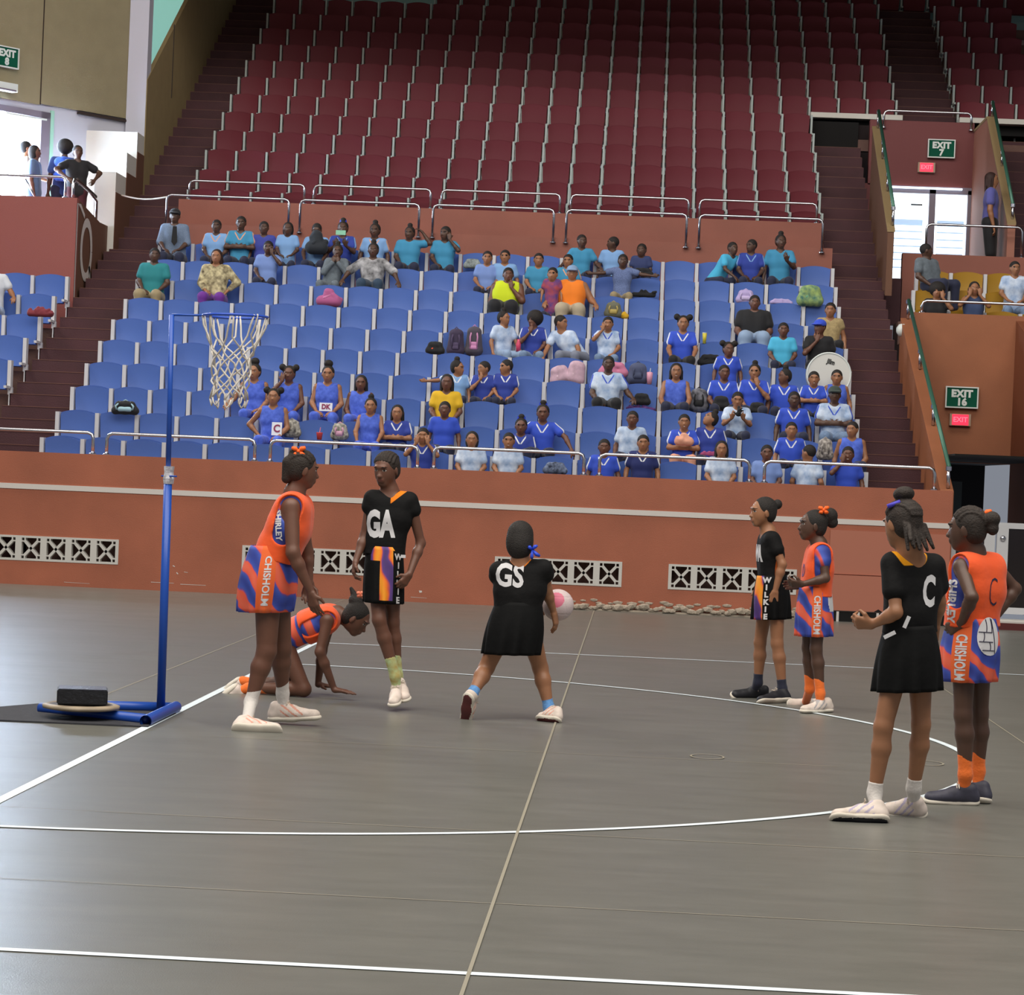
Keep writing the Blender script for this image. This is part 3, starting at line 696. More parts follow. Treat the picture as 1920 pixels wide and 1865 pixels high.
def to_mesh_local(me, o):
    me.transform(Matrix.Translation(-Vector(o)))

# --- spectators in the seats
def shirt_prims(J, s, fat, sleeve, infl=.012, upto=None):
    f, fwd = nrm(J['f']), nrm(J['fwd']); sh = J['shR']-J['shL']; sd = nrm(sh); W = np.linalg.norm(sh); mid = (J['shL']+J['shR'])/2
    up = nrm(J['neck']-J['pelvis']); i = infl
    P = [('c', J['shL']+sd*.012, J['shR']-sd*.012, .046*s*min(fat, 1.1)+i, .046*s*min(fat, 1.1)+i, .03)]
    ch = mid-up*.13*s; wa = J['pelvis']+up*.14*s; pe = J['pelvis']
    for sg in (-1, 1):
        P.append(('q', mid-up*.05*s+sd*sg*W*.22, ch+sd*sg*W*.20, .088*s*fat+i, .092*s*fat+i, fwd, .88, .04))
        P.append(('q', ch+sd*sg*W*.20, wa+sd*sg*W*.15, .090*s*fat+i, .084*s*fat+i, fwd, .9, .04))
        P.append(('q', wa+sd*sg*W*.15, pe+sd*sg*W*.17, .084*s*fat+i, .102*s*fat+i, fwd, .95, .04))
    if sleeve > 0:
        for S_ in 'LR':
            a, e, w_ = J['sh'+S_], J['el'+S_], J['wr'+S_]
            if sleeve <= 1: P.append(('c', a, a+(e-a)*sleeve, .043*s*fat+i, .042*s*fat+i+.006, .02))
            else: P += [('c', a, e, .043*s*fat+i, .036*s*fat+i+.004, .02), ('c', e, e+(w_-e)*(sleeve-1), .036*s*fat+i, .027*s+i, .02)]
    return P
def seated(px, py, k, lab, shirt, skin=1, hair='short', yaw=0, pose='lap', lean=0.0, size=None, fat=1.0, trim=None, pants=None, sleeve=.55, smile=False, hx=None, tilt=0, twist=0,
           grp='children in the blue seats', hat=None, hairmat=None, dy=0, extra=None, ytab=None, tank=False):
    Y = yb(k)-.24+dy; hd = at(px, py, Y)
    zs = zb(k)-.38; hgt = hd[2]-zs
    s = size or min(1.08, max(.74, hgt/.72))
    if hx is None: hx = hd[0]-lean
    j = int(math.floor((hx-XLEFT)/SW)); 
    if 0 <= j < 20 and k <= 10 and hx < 2.9: OCC[(k, j)] = 1
    pel = V3(hx, Y+.02, zs+.10*s*max(fat, 1)); 
    if lab[0] == '~': pel = V3(hx, Y+.0, hd[2]-.62*s); lab = lab[1:]
    up = nrm(hd-pel)
    neck = hd-V3(0, -.015, .135*s)+V3(-lean*.05, 0, 0)
    tw = math.radians(twist); sd = V3(math.cos(tw), math.sin(tw), 0)     # towards image right
    fwd = V3(math.sin(tw), -math.cos(tw), 0)
    W = .150*s*(1+.35*(fat-1))
    mid = neck-up*.045*s
    J = dict(head=hd, neck=neck, pelvis=pel, fwd=fwd)
    ya = math.radians(yaw); J['f'] = nrm(V3(math.sin(ya), -math.cos(ya), -.05+tilt)); J['u'] = nrm(V3(.1*lean, 0, 1))
    # the person's right arm is at image left
    J['shR'] = mid-sd*W; J['shL'] = mid+sd*W
    J['hipR'] = pel-sd*.075*s; J['hipL'] = pel+sd*.075*s
    kz = .02
    J['knR'] = J['hipR']+fwd*.36*s-sd*.05+V3(0, 0, kz); J['knL'] = J['hipL']+fwd*.36*s+sd*.05+V3(0, 0, kz)
    for q in 'LR': J['an'+q] = J['kn'+q]+fwd*.02+V3(0, 0, -.34*s); J['toe'+q] = J['an'+q]+fwd*.10-V3(0, 0, .03)
    def arm(S_, el, wr, hdv=None, hn=None):
        sg = -1 if S_ == 'R' else 1; b = J['sh'+S_]
        J['el'+S_] = b+(sd*sg*el[0]+fwd*el[1]+V3(0, 0, el[2]))*s; J['wr'+S_] = b+(sd*sg*wr[0]+fwd*wr[1]+V3(0, 0, wr[2]))*s
        if hdv is not None: J['hd'+S_] = sd*sg*hdv[0]+fwd*hdv[1]+V3(0, 0, hdv[2])
        if hn is not None: J['hn'+S_] = sd*sg*hn[0]+fwd*hn[1]+V3(0, 0, hn[2])
    A = {'lap': ((.05, .04, -.22), (-.04, .20, -.34), (-.6, .6, -.2), (0, 0, -1)),
         'knees': ((.05, .10, -.21), (.0, .32, -.36), (0, .7, -.6), (0, 0, -1)),
         'chin': ((.05, .12, -.20), (-.11, .15, -.02), (-.2, -.1, 1), (0, -1, 0)),
         'cross': ((.06, .08, -.20), (-.14, .15, -.20), (-1, .1, .1), (0, -1, 0)),
         'hang': ((.07, -.02, -.22), (.09, .08, -.40), (0, .2, -1), (-1, 0, 0)),
         'phone': ((.05, .14, -.20), (-.06, .27, -.12), (-.3, .5, .8), (0, -1, 0)),
         'head': ((.19, .04, .02), (.06, .05, .20), (-.8, 0, .6), (-1, 0, 0)),
         'face': ((.08, .12, -.10), (-.07, .13, .07), (-.1, 0, 1), (0, -1, 0)),
         'out': ((.20, .06, -.06), (.40, .12, -.08), (1, .1, .05), (0, 1, 0)),
         'wide': ((.17, .10, -.14), (.26, .24, -.30), (.2, .6, -.5), (0, 0, -1)),
         'rest': ((.12, .02, -.20), (.20, .16, -.28), (.1, .8, -.4), (0, 0, -1)),
         'hip': ((.16, -.02, -.19), (.02, .04, -.33), (-.5, .3, -.6), (0, 0, -1))}
    pr, pl = pose if isinstance(pose, tuple) else (pose, pose)
    arm('R', *A[pr]); arm('L', *A[pl])
    h = .0125
    e = empty('person', (hx, Y, zs), label=lab, cat='person', group=grp); o = (hx, Y, zs)
    hs = .97 if s < .93 else 1.02; J['hs'] = hs
    B = body_prims(J, s, fat, feet=False)
    me = sdf_mesh('body', B, h, .02, mats=[SKIN[skin]], attrs=face_attrs(hd, J['f'], nrm(J['u']-J['f']*(J['u']@J['f'])), hs, smile)); to_mesh_local(me, o); link('body', me, e)
    f = J['f']; u = nrm(J['u']-f*(J['u']@f)); r = np.cross(f, u)
    if hair != 'none':
        HP = hair_prims(hair, hd, f, u, hs); HP.insert(2, hair_clip(hd, f, u, hs))
        if hair in ('short', 'low'): HP = [('e', hd+(.020*u-.014*f)*hs, (.078*hs, .090*hs, .088*hs), [r, f, u]), hair_clip(hd, f, u, hs)]
        me = sdf_mesh('hair', HP, h*.9, .02, mats=[hairmat or M_HAIR]); to_mesh_local(me, o); link('hair', me, e)
    if hat:
        hp = [('e', hd+(.045*u-.008*f)*hs, (.086*hs, .098*hs, .074*hs), [r, f, u]), ('q', hd+(.045*u+.085*f-.03*r)*hs, hd+(.045*u+.085*f+.03*r)*hs, .05*hs, .05*hs, u, .25, .01)]
        me = sdf_mesh('cap', hp, h, .01, clips=[(hd+.022*u, -u)], mats=[hat]); to_mesh_local(me, o); link('cap', me, e)
    # shirt
    SP = shirt_prims(J, s, fat, 0 if tank else sleeve, .013)
    sdv = sd; mid2 = (J['shL']+J['shR'])/2
    SP.append(('-e', neck+V3(0, 0, .045*s)+fwd*.02, (.062*s, .062*s, .07*s), [sd, fwd, V3(0, 0, 1)], .01))
    if tank:
        for S_ in 'LR': sg = -1 if S_ == 'R' else 1; SP.append(('-e', J['sh'+S_]+sd*sg*.035*s+V3(0, 0, .01), (.05*s, .09*s, .075*s), [sd, fwd, V3(0, 0, 1)], .01))
    def trimf(P):
        d = P-neck; x = d@sd; y = d@fwd; z = d[:, 2]
        v = np.minimum.reduce([.012-np.abs(np.abs(x)-(.016+(z+.12*s)*.62)), y+.02, .03-z, z+.135*s, .085*s-np.abs(x)])
        for S_, sg in (('L', 1), ('R', -1)):
            b, e_ = J['sh'+S_], J['el'+S_]; ab = e_-b; q = P-b; t = (q@ab)/(ab@ab); rad = q-np.clip(t, 0, 1)[:, None]*ab; L = np.linalg.norm(rad, axis=1)+1e-6
            out = sd*sg*.75+V3(0, 0, .35)+fwd*.45; out = nrm(out-ab*(out@ab)/(ab@ab))
            v = np.maximum(v, np.minimum(((rad/L[:, None])@out-.945)*.25, (.30*s-np.linalg.norm(q, axis=1))))
        return v
    mats = [trimmed(shirt, TRC.get(trim.name, 'e4e8f0')) if trim is not None else shirt]
    me = sdf_mesh('shirt', SP, h, .02, mats=mats, attrs=dict(trim=trimf) if trim is not None else None); to_mesh_local(me, o); link('shirt', me, e)
    pm_ = pants or cloth('pants_navy', '20253f')
    PP = [('c', J['hipL'], J['hipR'], .1*s*fat, .1*s*fat)]
    for q in 'LR': PP += [('c', J['hip'+q], J['kn'+q], .092*s*fat, .068*s*fat), ('c', J['kn'+q], J['an'+q], .064*s*fat, .045*s*fat)]
    me = sdf_mesh('trousers', PP, h*1.3, .02, mats=[pm_]); to_mesh_local(me, o); link('trousers', me, e)
    if hair == 'ribbon' or extra == 'ribbon': 
        c = hd+(.098*u-.02*f)*hs
        m = MB(); 
        for sg in (-1, 1): m.add([tuple(c-V3(*o)), tuple(c-V3(*o)+V3(sg*.05, -.01, .035)), tuple(c-V3(*o)+V3(sg*.055, -.01, -.015)), tuple(c-V3(*o)+V3(sg*.03, -.03, .01))], [(0, 1, 3), (0, 3, 2), (1, 2, 3), (0, 2, 1)])
        m.build('ribbon', mat('ribbon_blue', '2440c0', .6), e)
    return e, J
XLEFT = -7.545
TRC = {'trim_white': 'e4e8f0', 'sleeve_peach': 'e0a27a', 'tee_sky': '7fa9dc', 'tee_royal': '2f50c8'}
NAVY = cloth('tee_navy', '2a3f9c'); ROYAL = cloth('tee_royal', '2f50c8'); SKY = cloth('tee_sky', '7fa9dc'); PALE = cloth('tee_pale_blue', '93b6e6', var=.25, vscale=9, col2='dbe8fa')
TEALT = cloth('tee_teal', '3c8fb8'); AQUA = cloth('tee_aqua', '49b5dd'); INDIGO = cloth('polo_indigo', '3a449c'); GREYB = cloth('shirt_greyblue', '6c7d96', var=.15, vscale=60)
SCH = cloth('shirt_school_blue', '7792cf'); WH = cloth('trim_white', 'e4e8f0'); CHEER = cloth('cheer_blue', '3b5bd0', var=.25, vscale=14, col2='5a78e4'); JEAN = cloth('jeans', '7088a8', var=.15, vscale=30)
KHAKI = cloth('khaki', '9a8a68'); BLK = cloth('cloth_black', '16161a'); PURPLE = cloth('purple_trousers', '6a2a90'); DNAVY = cloth('pants_navy', '20253f'); GREYP = cloth('grey_cloth', '667078', var=.2, vscale=20)
YELT = cloth('tee_yellow', 'e0b21c'); NEON = cloth('top_neon', 'cfe01a'); ORG = cloth('top_orange', 'f0801c'); CAMO = cloth('camo_shirt', '6e5a3c', var=.5, vscale=14, col2='e2d6a8'); PEACHS = cloth('sleeve_peach', 'e0a27a')
BW = cloth('jacket_black_white', '141416', var=.2, vscale=9, col2='c8c8cc'); TEALP = cloth('polo_teal', '207f86'); BEIGE = cloth('top_beige', 'a89468', var=.2, vscale=30); WTEE = cloth('tee_white', 'cfd4dc')

# row 10
seated(328, 405, 10, 'man in grey-blue striped shirt with dark tie and black cap, top row left', GREYB, 3, 'short', 0, 'lap', size=1.02, fat=1.12, hat=BLK, pants=DNAVY, sleeve=1.1, trim=None, hx=-7.27, grp='spectators in the top blue row')
seated(406, 424, 10, 'boy in light blue shirt with peach shoulders beside the man with a tie', SKY, 3, 'short', 0, 'lap', trim=PEACHS, grp='spectators in the top blue row')
seated(452, 418, 10, 'boy in bright blue shirt with peach shoulders and folded arms', TEALT, 3, 'short', 0, 'cross', trim=PEACHS, grp='spectators in the top blue row')
seated(495, 427, 10, 'boy in indigo polo in the top blue row', INDIGO, 3, 'short', 10, 'hang', grp='spectators in the top blue row')
seated(540, 429, 10, 'child in plain light blue tee with jaw-length hair, top blue row', SKY, 3, 'bob', 0, 'lap', grp='spectators in the top blue row', size=.8)
seated(594, 431, 10, 'child bent forward hugging a dark jacket, top blue row', SKY, 3, 'short', 0, 'knees', grp='spectators in the top blue row', tilt=-.3)
seated(643, 428, 10, 'child in navy top holding up a pale green phone before the face', NAVY, 3, 'bun', 0, 'phone', grp='spectators in the top blue row', trim=SKY, extra='ribbon')
seated(703, 432, 10, 'child with a hair bun and peach sleeves behind the woman in black and white', SKY, 3, 'bun', -8, 'hang', grp='spectators in the top blue row', trim=PEACHS)
seated(768, 437, 10, 'child in teal tee with one hand on top of the head', TEALT, 3, 'bun', -12, ('lap', 'head'), grp='spectators in the top blue row', size=.92, fat=1.15)
seated(835, 437, 10, 'child in teal tee raising a hand beside the face, top row middle', TEALT, 3, 'short', -25, ('lap', 'face'), grp='spectators in the top blue row')
seated(1091, 452, 10, 'boy in teal tee sitting high above the woman in an orange top', TEALT, 3, 'short', 18, 'rest', grp='spectators in the top blue row', size=.9)
seated(1149, 456, 10, 'boy in light blue shirt looking left in the top row', SKY, 3, 'short', -80, 'hang', grp='spectators in the top blue row')
seated(1203, 469, 10, 'boy in dark blue shirt with a black and white bag, top row', cloth('shirt_darkblue', '2e3a68'), 3, 'short', -15, 'lap', grp='spectators in the top blue row')
seated(1374, 466, 10, 'child in bright teal tee bending over to the neighbour, top row right', AQUA, 3, 'short', 30, 'knees', lean=.28, twist=40, grp='spectators in the top blue row')
seated(1409, 461, 10, 'child in navy top with pale collar between two teal tees', NAVY, 3, 'short', -45, 'lap', trim=SKY, grp='spectators in the top blue row')
seated(1464, 453, 10, 'child in teal tee with a white diagonal strap and a top bun', TEALT, 3, 'bun', 10, ('hang', 'phone'), grp='spectators in the top blue row')
# row 9
seated(503, 464, 9, 'boy in blue shirt with a hand over the mouth, second row from top', SCH, 3, 'short', 0, ('lap', 'face'), grp='spectators in the ninth blue row')
seated(633, 471, 9, 'child wrapped in a grey hoodie leaning to the right', GREYP, 3, 'bun', 0, 'chin', lean=.1, pants=GREYP, sleeve=1.9, grp='spectators in the ninth blue row')
seated(700, 469, 9, 'woman in black and white patterned jacket with raised hands', BW, 3, 'bun', 0, 'wide', size=1.0, fat=1.15, pants=cloth('dark_jeans', '2c4258'), sleeve=1.0, grp='spectators in the ninth blue row')
seated(914, 483, 9, 'boy in light blue school shirt left of the woman in neon yellow', SCH, 2, 'short', 0, 'lap', trim=None, grp='spectators in the ninth blue row')
seated(947, 481, 9, 'boy in pale blue shirt behind the woman in neon yellow', SKY, 2, 'short', -5, 'hang', smile=True, grp='spectators in the ninth blue row')
seated(1010, 487, 9, 'boy in teal tee between the two women in neon and orange', TEALT, 2, 'short', 0, 'lap', grp='spectators in the ninth blue row')
seated(1065, 489, 9, 'boy in teal shirt with peach sleeve behind the woman in orange', TEALT, 2, 'short', -10, 'hang', trim=PEACHS, grp='spectators in the ninth blue row', size=.85)
seated(1168, 489, 9, 'boy in checked school shirt and khaki trousers with arms spread', cloth('shirt_check', '62739f', var=.3, vscale=80), 3, 'short', 0, 'out', pants=KHAKI, grp='spectators in the ninth blue row', size=.82, dy=-.05)
# row 8
seated(290, 478, 8, 'man in teal polo and khaki trousers at the left aisle', TEALP, 3, 'short', 12, 'lap', size=1.02, fat=1.15, pants=KHAKI, grp='spectators in the eighth blue row', hx=-7.29)
seated(406, 481, 8, 'woman in camouflage shirt and purple trousers with long brown braids', CAMO, 2, 'braids', 0, ('lap', 'hip'), size=1.0, fat=1.15, pants=PURPLE, sleeve=1.7, hairmat=mat('hair_brown', '301a14', .7, bump=.5), grp='spectators in the eighth blue row')
seated(953, 515, 8, 'large woman in a neon yellow sleeveless top', NEON, 1, 'short', 5, ('lap', 'chin'), size=1.0, fat=1.5, tank=True, pants=BLK, grp='spectators in the eighth blue row', lean=.04)
seated(1036, 514, 8, 'toddler in a blue and red top standing beside the woman in orange', cloth('top_redblue', '4a48a8', var=.4, vscale=12, col2='b04a50'), 2, 'short', -10, 'hang', size=.62, grp='spectators in the eighth blue row', dy=-.1)
seated(1073, 512, 8, 'large woman in an orange tank top and pale blue cap', ORG, 2, 'short', 0, 'rest', size=1.0, fat=1.45, tank=True, hat=cloth('cap_denim', '7f9cc0'), pants=cloth('shorts_beige', 'b3a58c'), grp='spectators in the eighth blue row')
# row 7
seated(1415, 567, 7, 'large woman in black polo with glasses and a yellow wristband', BLK, 1, 'short', 0, 'lap', size=1.03, fat=1.4, pants=cloth('jeans_pale', '8fa6c4'), grp='spectators in the seventh blue row')
seated(1557, 581, 7, 'woman in beige top sitting behind the person in a blue cap', BEIGE, 2, 'short', -10, ('lap', 'hang'), size=.95, pants=BLK, sleeve=.3, grp='spectators in the seventh blue row')
# row 6
seated(945, 597, 6, 'girl in pale blue tee and grey jeans turned to the right, sixth row', PALE, 2, 'bun', 55, ('hang', 'knees'), twist=35, pants=cloth('jeans_pale', '8fa6c4'), grp='spectators in the sixth blue row')
seated(1001, 600, 6, 'girl in navy v-neck with a huge dark puff of hair, hand at chin', NAVY, 1, 'afro', -40, ('chin', 'lap'), trim=WH, grp='spectators in the sixth blue row', pants=JEAN)
seated(1052, 605, 6, 'person in pale tie-dyed tee and grey jeans bending over to the left, sixth row', PALE, 2, 'short', 65, ('knees', 'rest'), lean=-.26, twist=-25, grp='spectators in the sixth blue row', size=.95, pants=cloth('jeans_grey', '7a8090'), dy=-.1)
seated(1140, 607, 6, 'girl in pale blue polo with a hand at the mouth, sixth row', PALE, 2, 'short', 0, ('face', 'lap'), trim=ROYAL, grp='spectators in the sixth blue row', pants=JEAN)
seated(1281, 606, 6, 'girl with two hair puffs in royal blue v-neck with white trim', ROYAL, 2, 'puffs', 0, 'knees', trim=WH, grp='spectators in the sixth blue row', size=.95, pants=BLK)
seated(1469, 618, 6, 'boy in bright light blue tee with black shoulder straps', AQUA, 1, 'short', 0, 'lap', grp='spectators in the sixth blue row', size=.88)
seated(1537, 614, 6, 'person in black tee and royal blue cap with a hand at the chin', BLK, 1, 'short', -35, ('chin', 'hang'), hat=cloth('cap_royal', '3050d0'), grp='spectators in the sixth blue row', size=.98, pants=BLK)
# row 5
seated(1366, 655, 5, 'girl in royal v-neck with a hair puff and black bag, fifth row', ROYAL, 1, 'puffs', 10, 'hang', trim=WH, grp='spectators in the fifth blue row', size=.8)
# row 4
seated(858, 690, 4, 'girl with a hair puff stretching an arm to the left with two fingers out', SKY, 2, 'bun', 70, ('out', 'hang'), trim=WH, grp='spectators in the fourth blue row')
seated(907, 691, 4, 'boy in navy tee with chin on hand facing left', NAVY, 2, 'short', -50, ('chin', 'lap'), trim=WH, grp='spectators in the fourth blue row')
seated(949, 688, 4, 'boy in navy tee with white shoulder stripes facing left', NAVY, 2, 'short', -60, 'lap', trim=WH, grp='spectators in the fourth blue row')
seated(1141, 682, 4, 'woman in pale blue and navy polo with an arm over the next seat', PALE, 3, 'short', 0, ('lap', 'rest'), trim=ROYAL, grp='spectators in the fourth blue row', size=1.0, fat=1.08, pants=BLK)
seated(1268, 696, 4, 'smiling girl in blue sleeveless top leaning over the seat in front', CHEER, 2, 'long', 0, 'knees', tank=True, smile=True, grp='spectators in the fourth blue row', size=.95, dy=-.05)
seated(1358, 698, 4, 'girl in royal v-neck holding a black bag on her lap', ROYAL, 1, 'short', 10, 'lap', trim=WH, grp='spectators in the fourth blue row', size=.92)
seated(1415, 697, 4, 'girl with a short top tail in royal v-neck and black bag strap', ROYAL, 2, 'bun', -8, ('lap', 'chin'), trim=WH, grp='spectators in the fourth blue row', size=.92)
seated(1471, 706, 4, 'girl in royal v-neck looking left with hair puff, fourth row', ROYAL, 1, 'bun', -60, 'hang', trim=WH, grp='spectators in the fourth blue row', size=.92)
seated(1526, 710, 4, 'smiling girl in royal tee with arms folded before the white drum', ROYAL, 2, 'short', 0, 'cross', trim=WH, smile=True, grp='spectators in the fourth blue row')
seated(1569, 707, 4, 'girl in sleeveless blue top half hidden by the man in a cap', CHEER, 2, 'short', -5, 'hang', tank=True, grp='spectators in the fourth blue row')
# row 3
seated(477, 697, 3, 'smiling girl in blue dress with a big bun and side puff', CHEER, 2, 'bigbun', -10, ('rest', 'lap'), tank=True, smile=True, grp='girls in blue sleeveless dresses', size=.95, pants=CHEER, lean=-.05)
seated(542, 701, 3, 'girl in blue dress with two hair puffs and a hand over her mouth', CHEER, 1, 'puffs', 0, ('face', 'lap'), tank=True, grp='girls in blue sleeveless dresses', size=.95, pants=CHEER)
seated(615, 701, 3, 'girl in blue dress with a high bun and a white DK bib on her waist', CHEER, 2, 'bigbun', 0, 'lap', tank=True, grp='girls in blue sleeveless dresses', size=.97, pants=CHEER)
seated(677, 718, 3, 'girl in blue dress with long loose braids', CHEER, 1, 'long', 0, 'lap', tank=True, grp='girls in blue sleeveless dresses', size=.9, pants=CHEER)
seated(838, 717, 3, 'woman in yellow tee with long braids', YELT, 1, 'braids', 0, 'lap', grp='spectators in the third blue row', size=.95, pants=JEAN)
seated(1383, 749, 3, 'boy in pale blue tee looking down at a black phone', PALE, 2, 'short', 0, 'phone', grp='spectators in the third blue row', size=.85, tilt=-.15)
seated(1489, 749, 3, 'boy in royal v-neck with white trim before the empty seat', ROYAL, 3, 'short', 0, 'hang', trim=WH, grp='spectators in the third blue row', size=.95)
seated(1565, 740, 3, 'man in light blue and navy polo and dark green cap, arms crossed', PALE, 3, 'short', 0, 'cross', trim=ROYAL, hat=cloth('cap_green', '33403a'), grp='spectators in the third blue row', size=1.0, fat=1.1, pants=JEAN)
# row 2
seated(513, 744, 2, 'girl in blue dress with hand on hip and a white C bib on her waist', CHEER, 2, 'puffs', 0, ('hip', 'lap'), tank=True, grp='girls in blue sleeveless dresses', size=.98, pants=CHEER, dy=-.05)
seated(695, 761, 2, 'girl in blue dress with hair band and a dark patterned skirt', CHEER, 2, 'bun', 0, 'knees', tank=True, grp='girls in blue sleeveless dresses', size=.86, pants=CHEER)
seated(745, 774, 2, 'girl in navy tee with white stripes crossing her hands', NAVY, 2, 'long', 0, 'cross', trim=WH, grp='spectators in the second blue row', size=.85)
seated(834, 767, 2, 'boy in plain royal tee below the woman in yellow', ROYAL, 1, 'short', 0, 'hang', grp='spectators in the second blue row')
seated(977, 799, 2, 'girl with a blue ribbon bun leaning forward in navy tee', NAVY, 1, 'ribbon', 0, 'lap', trim=WH, grp='spectators in the second blue row', size=.85, dy=-.18)
seated(1018, 774, 2, 'tall girl with a blue ribbon bun in royal v-neck with spread arms', ROYAL, 1, 'ribbon', 0, 'wide', trim=WH, grp='spectators in the second blue row', size=.95)
seated(1186, 785, 2, 'boy in pale blue tee leaning left in the second row', PALE, 1, 'short', -5, 'hang', lean=.04, grp='spectators in the second blue row', size=.88)
seated(1283, 791, 2, 'smiling girl with glasses clutching a peach sweater', ROYAL, 2, 'short', 0, 'cross', trim=WH, smile=True, grp='spectators in the second blue row', size=.88, pants=cloth('sweater_peach', 'e2a288'))
seated(1332, 786, 2, 'girl in navy v-neck tipping her head back to the left', NAVY, 2, 'bun', -60, 'hang', trim=WH, tilt=.55, grp='spectators in the second blue row', size=.9)
seated(1484, 806, 2, 'girl in royal v-neck with white collar behind the boy in pale blue', ROYAL, 2, 'short', 0, 'hang', trim=WH, grp='spectators in the second blue row', size=.85, dy=-.2)
seated(1598, 805, 2, 'girl in blue sleeveless dress at the right end, looking left', CHEER, 2, 'short', -25, ('hang', 'lap'), tank=True, grp='spectators in the second blue row', size=.92)
# row 1
seated(793, 817, 1, 'girl resting her chin on her hand behind the front rail', NAVY, 2, 'short', 0, 'face', trim=WH, grp='children in the front blue row', size=.85)
seated(885, 824, 1, 'girl in pale blue tee with bobbed hair turned to her friend, front row', PALE, 2, 'bob', 0, 'lap', grp='children in the front blue row', size=.85)
seated(954, 826, 1, 'smiling child in pale blue tee, front row under the ribbon girls', PALE, 2, 'short', 0, 'lap', smile=True, grp='children in the front blue row', size=.85)
seated(1133, 838, 1, 'boy in royal v-neck behind the rail gap in the front row', ROYAL, 1, 'short', 0, 'hang', trim=WH, grp='children in the front blue row', size=.85)
seated(1206, 830, 1, 'boy in dark navy top with white shoulder stripes, front row', cloth('top_darknavy', '1e2a68'), 2, 'short', 0, 'hang', trim=WH, grp='children in the front blue row', size=.88)
seated(1353, 842, 1, 'girl in pale blue tee with long hair, front row right', PALE, 2, 'long', 0, 'lap', grp='children in the front blue row', size=.85)
seated(1438, 849, 1, 'boy in light blue school shirt, front row right', SCH, 1, 'short', 0, 'lap', grp='children in the front blue row', size=.86)
seated(1516, 849, 1, 'child in pale printed tee turned away to the left, front row', PALE, 2, 'short', -125, 'hang', twist=150, grp='children in the front blue row', size=.9)
seated(1590, 852, 1, 'smiling boy in blue top raising a hand at the right end of the front row', ROYAL, 1, 'short', -5, ('face', 'hang'), smile=True, grp='children in the front blue row', size=.85)
# right block
seated(1737, 470, 10, 'dark figure in a grey top leaning beside the bright door', GREYP, 3, 'short', 90, 'lap', grp='spectators in the yellow seats', size=1.0, fat=1.2, twist=40, dy=-.5, lean=-.1)
seated(1757, 546, 8, 'child in black top under the dark figure, left end of the yellow seats', BLK, 2, 'afro', -10, ('hang', 'face'), grp='spectators in the yellow seats', size=.9)
seated(1827, 541, 8, 'child with both hands at the face in the yellow seats', cloth('top_slate', '3a4a70'), 2, 'long', 0, 'face', tank=True, grp='spectators in the yellow seats', size=.9)
seated(1903, 503, 9, 'boy in pale blue and white tee at the far right yellow seats', PALE, 2, 'short', 10, 'lap', grp='spectators in the yellow seats', size=.95, pants=JEAN)
# left block
seated(-12, 498, 7, 'person in white tee and pale printed trousers at the left edge', WTEE, 2, 'short', 0, ('lap', 'rest'), size=1.0, fat=1.1, grp='spectators left of the aisle', pants=PALE)
# ------------------------------------------------------------------ seats in rows
XL = -7.545
for k in range(1, 11):
    for j in range(20):
        x = XL+SW*(j+.5)
        down = (k, j) in OCC
        seat(KB, x, yb(k), zb(k), ('occupied' if down else 'vacant')+' blue tip-up seat, %s from the left aisle, lower block %s row' % (ORD[j], ORD[k-1]), 'blue seats in the lower block', down, j == 19)
for k in range(4, 9):
    n = max(1, k-3) if k < 8 else 3
    for j in range(n):
        seat(KB, -8.60-SW*(j+.5), yb(k), zb(k), 'blue tip-up seat beyond the left aisle, %s row, %s from the aisle' % (ORD[k-1], ORD[j]), 'blue seats left of the aisle', False, j == 0)
FAR = []
for i in range(-1, 12):
    nx = 20 if i < 5 else 23
    z = zr(i) if i >= 0 else 6.05
    for j in range(nx):
        x = -7.58+SW*(j+.5)
        if i == 11 and x < -4.5: continue
        if i < 0 or i > 3: FAR += [(x, yr(i), z, j == nx-1)]; continue
        seat(KR, x, yr(i), z, 'maroon tip-up seat, %s from the left stairs, upper block %s row' % (ORD[j], ORD[i+1]), 'maroon seats in the upper block', False, j == nx-1)
for j in range(14): FAR += [(.716+SW*(j-.5), yr(12), zr(12), False)]
for i in range(5, 12):
    for j in range(4 if i < 9 else 3):
        x = 5.45+SW*(j+.5)
        if at(1935, 100, yr(i))[0] < x-SW/2: continue
        FAR += [(x, yr(i), zr(i), False)]
fv = []; ff = []; fmi = []; off = 0
def _arr(me): 
    return [tuple(v.co) for v in me.vertices], [tuple(p.vertices) for p in me.polygons]
KA = [(_arr(KR[0]), 0), (_arr(KR[1]), 1), (_arr(KR[3]), 2)]
far = MB()
for (x, y, z, last) in FAR:
    for (vs, fs), mi in KA:
        for dx in ([-SW/2, SW/2] if last else [-SW/2]) if mi == 2 else [0]:
            far.add([(v[0]+x+dx, v[1]+y, v[2]+z) for v in vs], fs, mi)
fo = far.build('stadium_seats', [M_RED, M_RED2, mat('standard_grey', 'aab4b0', .5)], label='rows of maroon tip-up seats high in the upper block and right of it', cat='seats', kind='stuff')
smooth_by_angle(fo.data, 50)
for k in (8, 9, 10):
    for j in range(5):
        x = {8: 3.90, 9: 3.98, 10: 4.10}[k]+.52*(j+.5)
        if at(1935, 500, yb(k))[0] < x-.3: continue
        seat(KY, x, yb(k), zb(k), 'yellow tip-up seat above the wall of EXIT 16, %s row, %s from its left end' % (ORD[k-8], ORD[j]), 'yellow seats at the right', (k, j) in ((8, 0), (9, 1), (9, 3), (10, 0)), False)

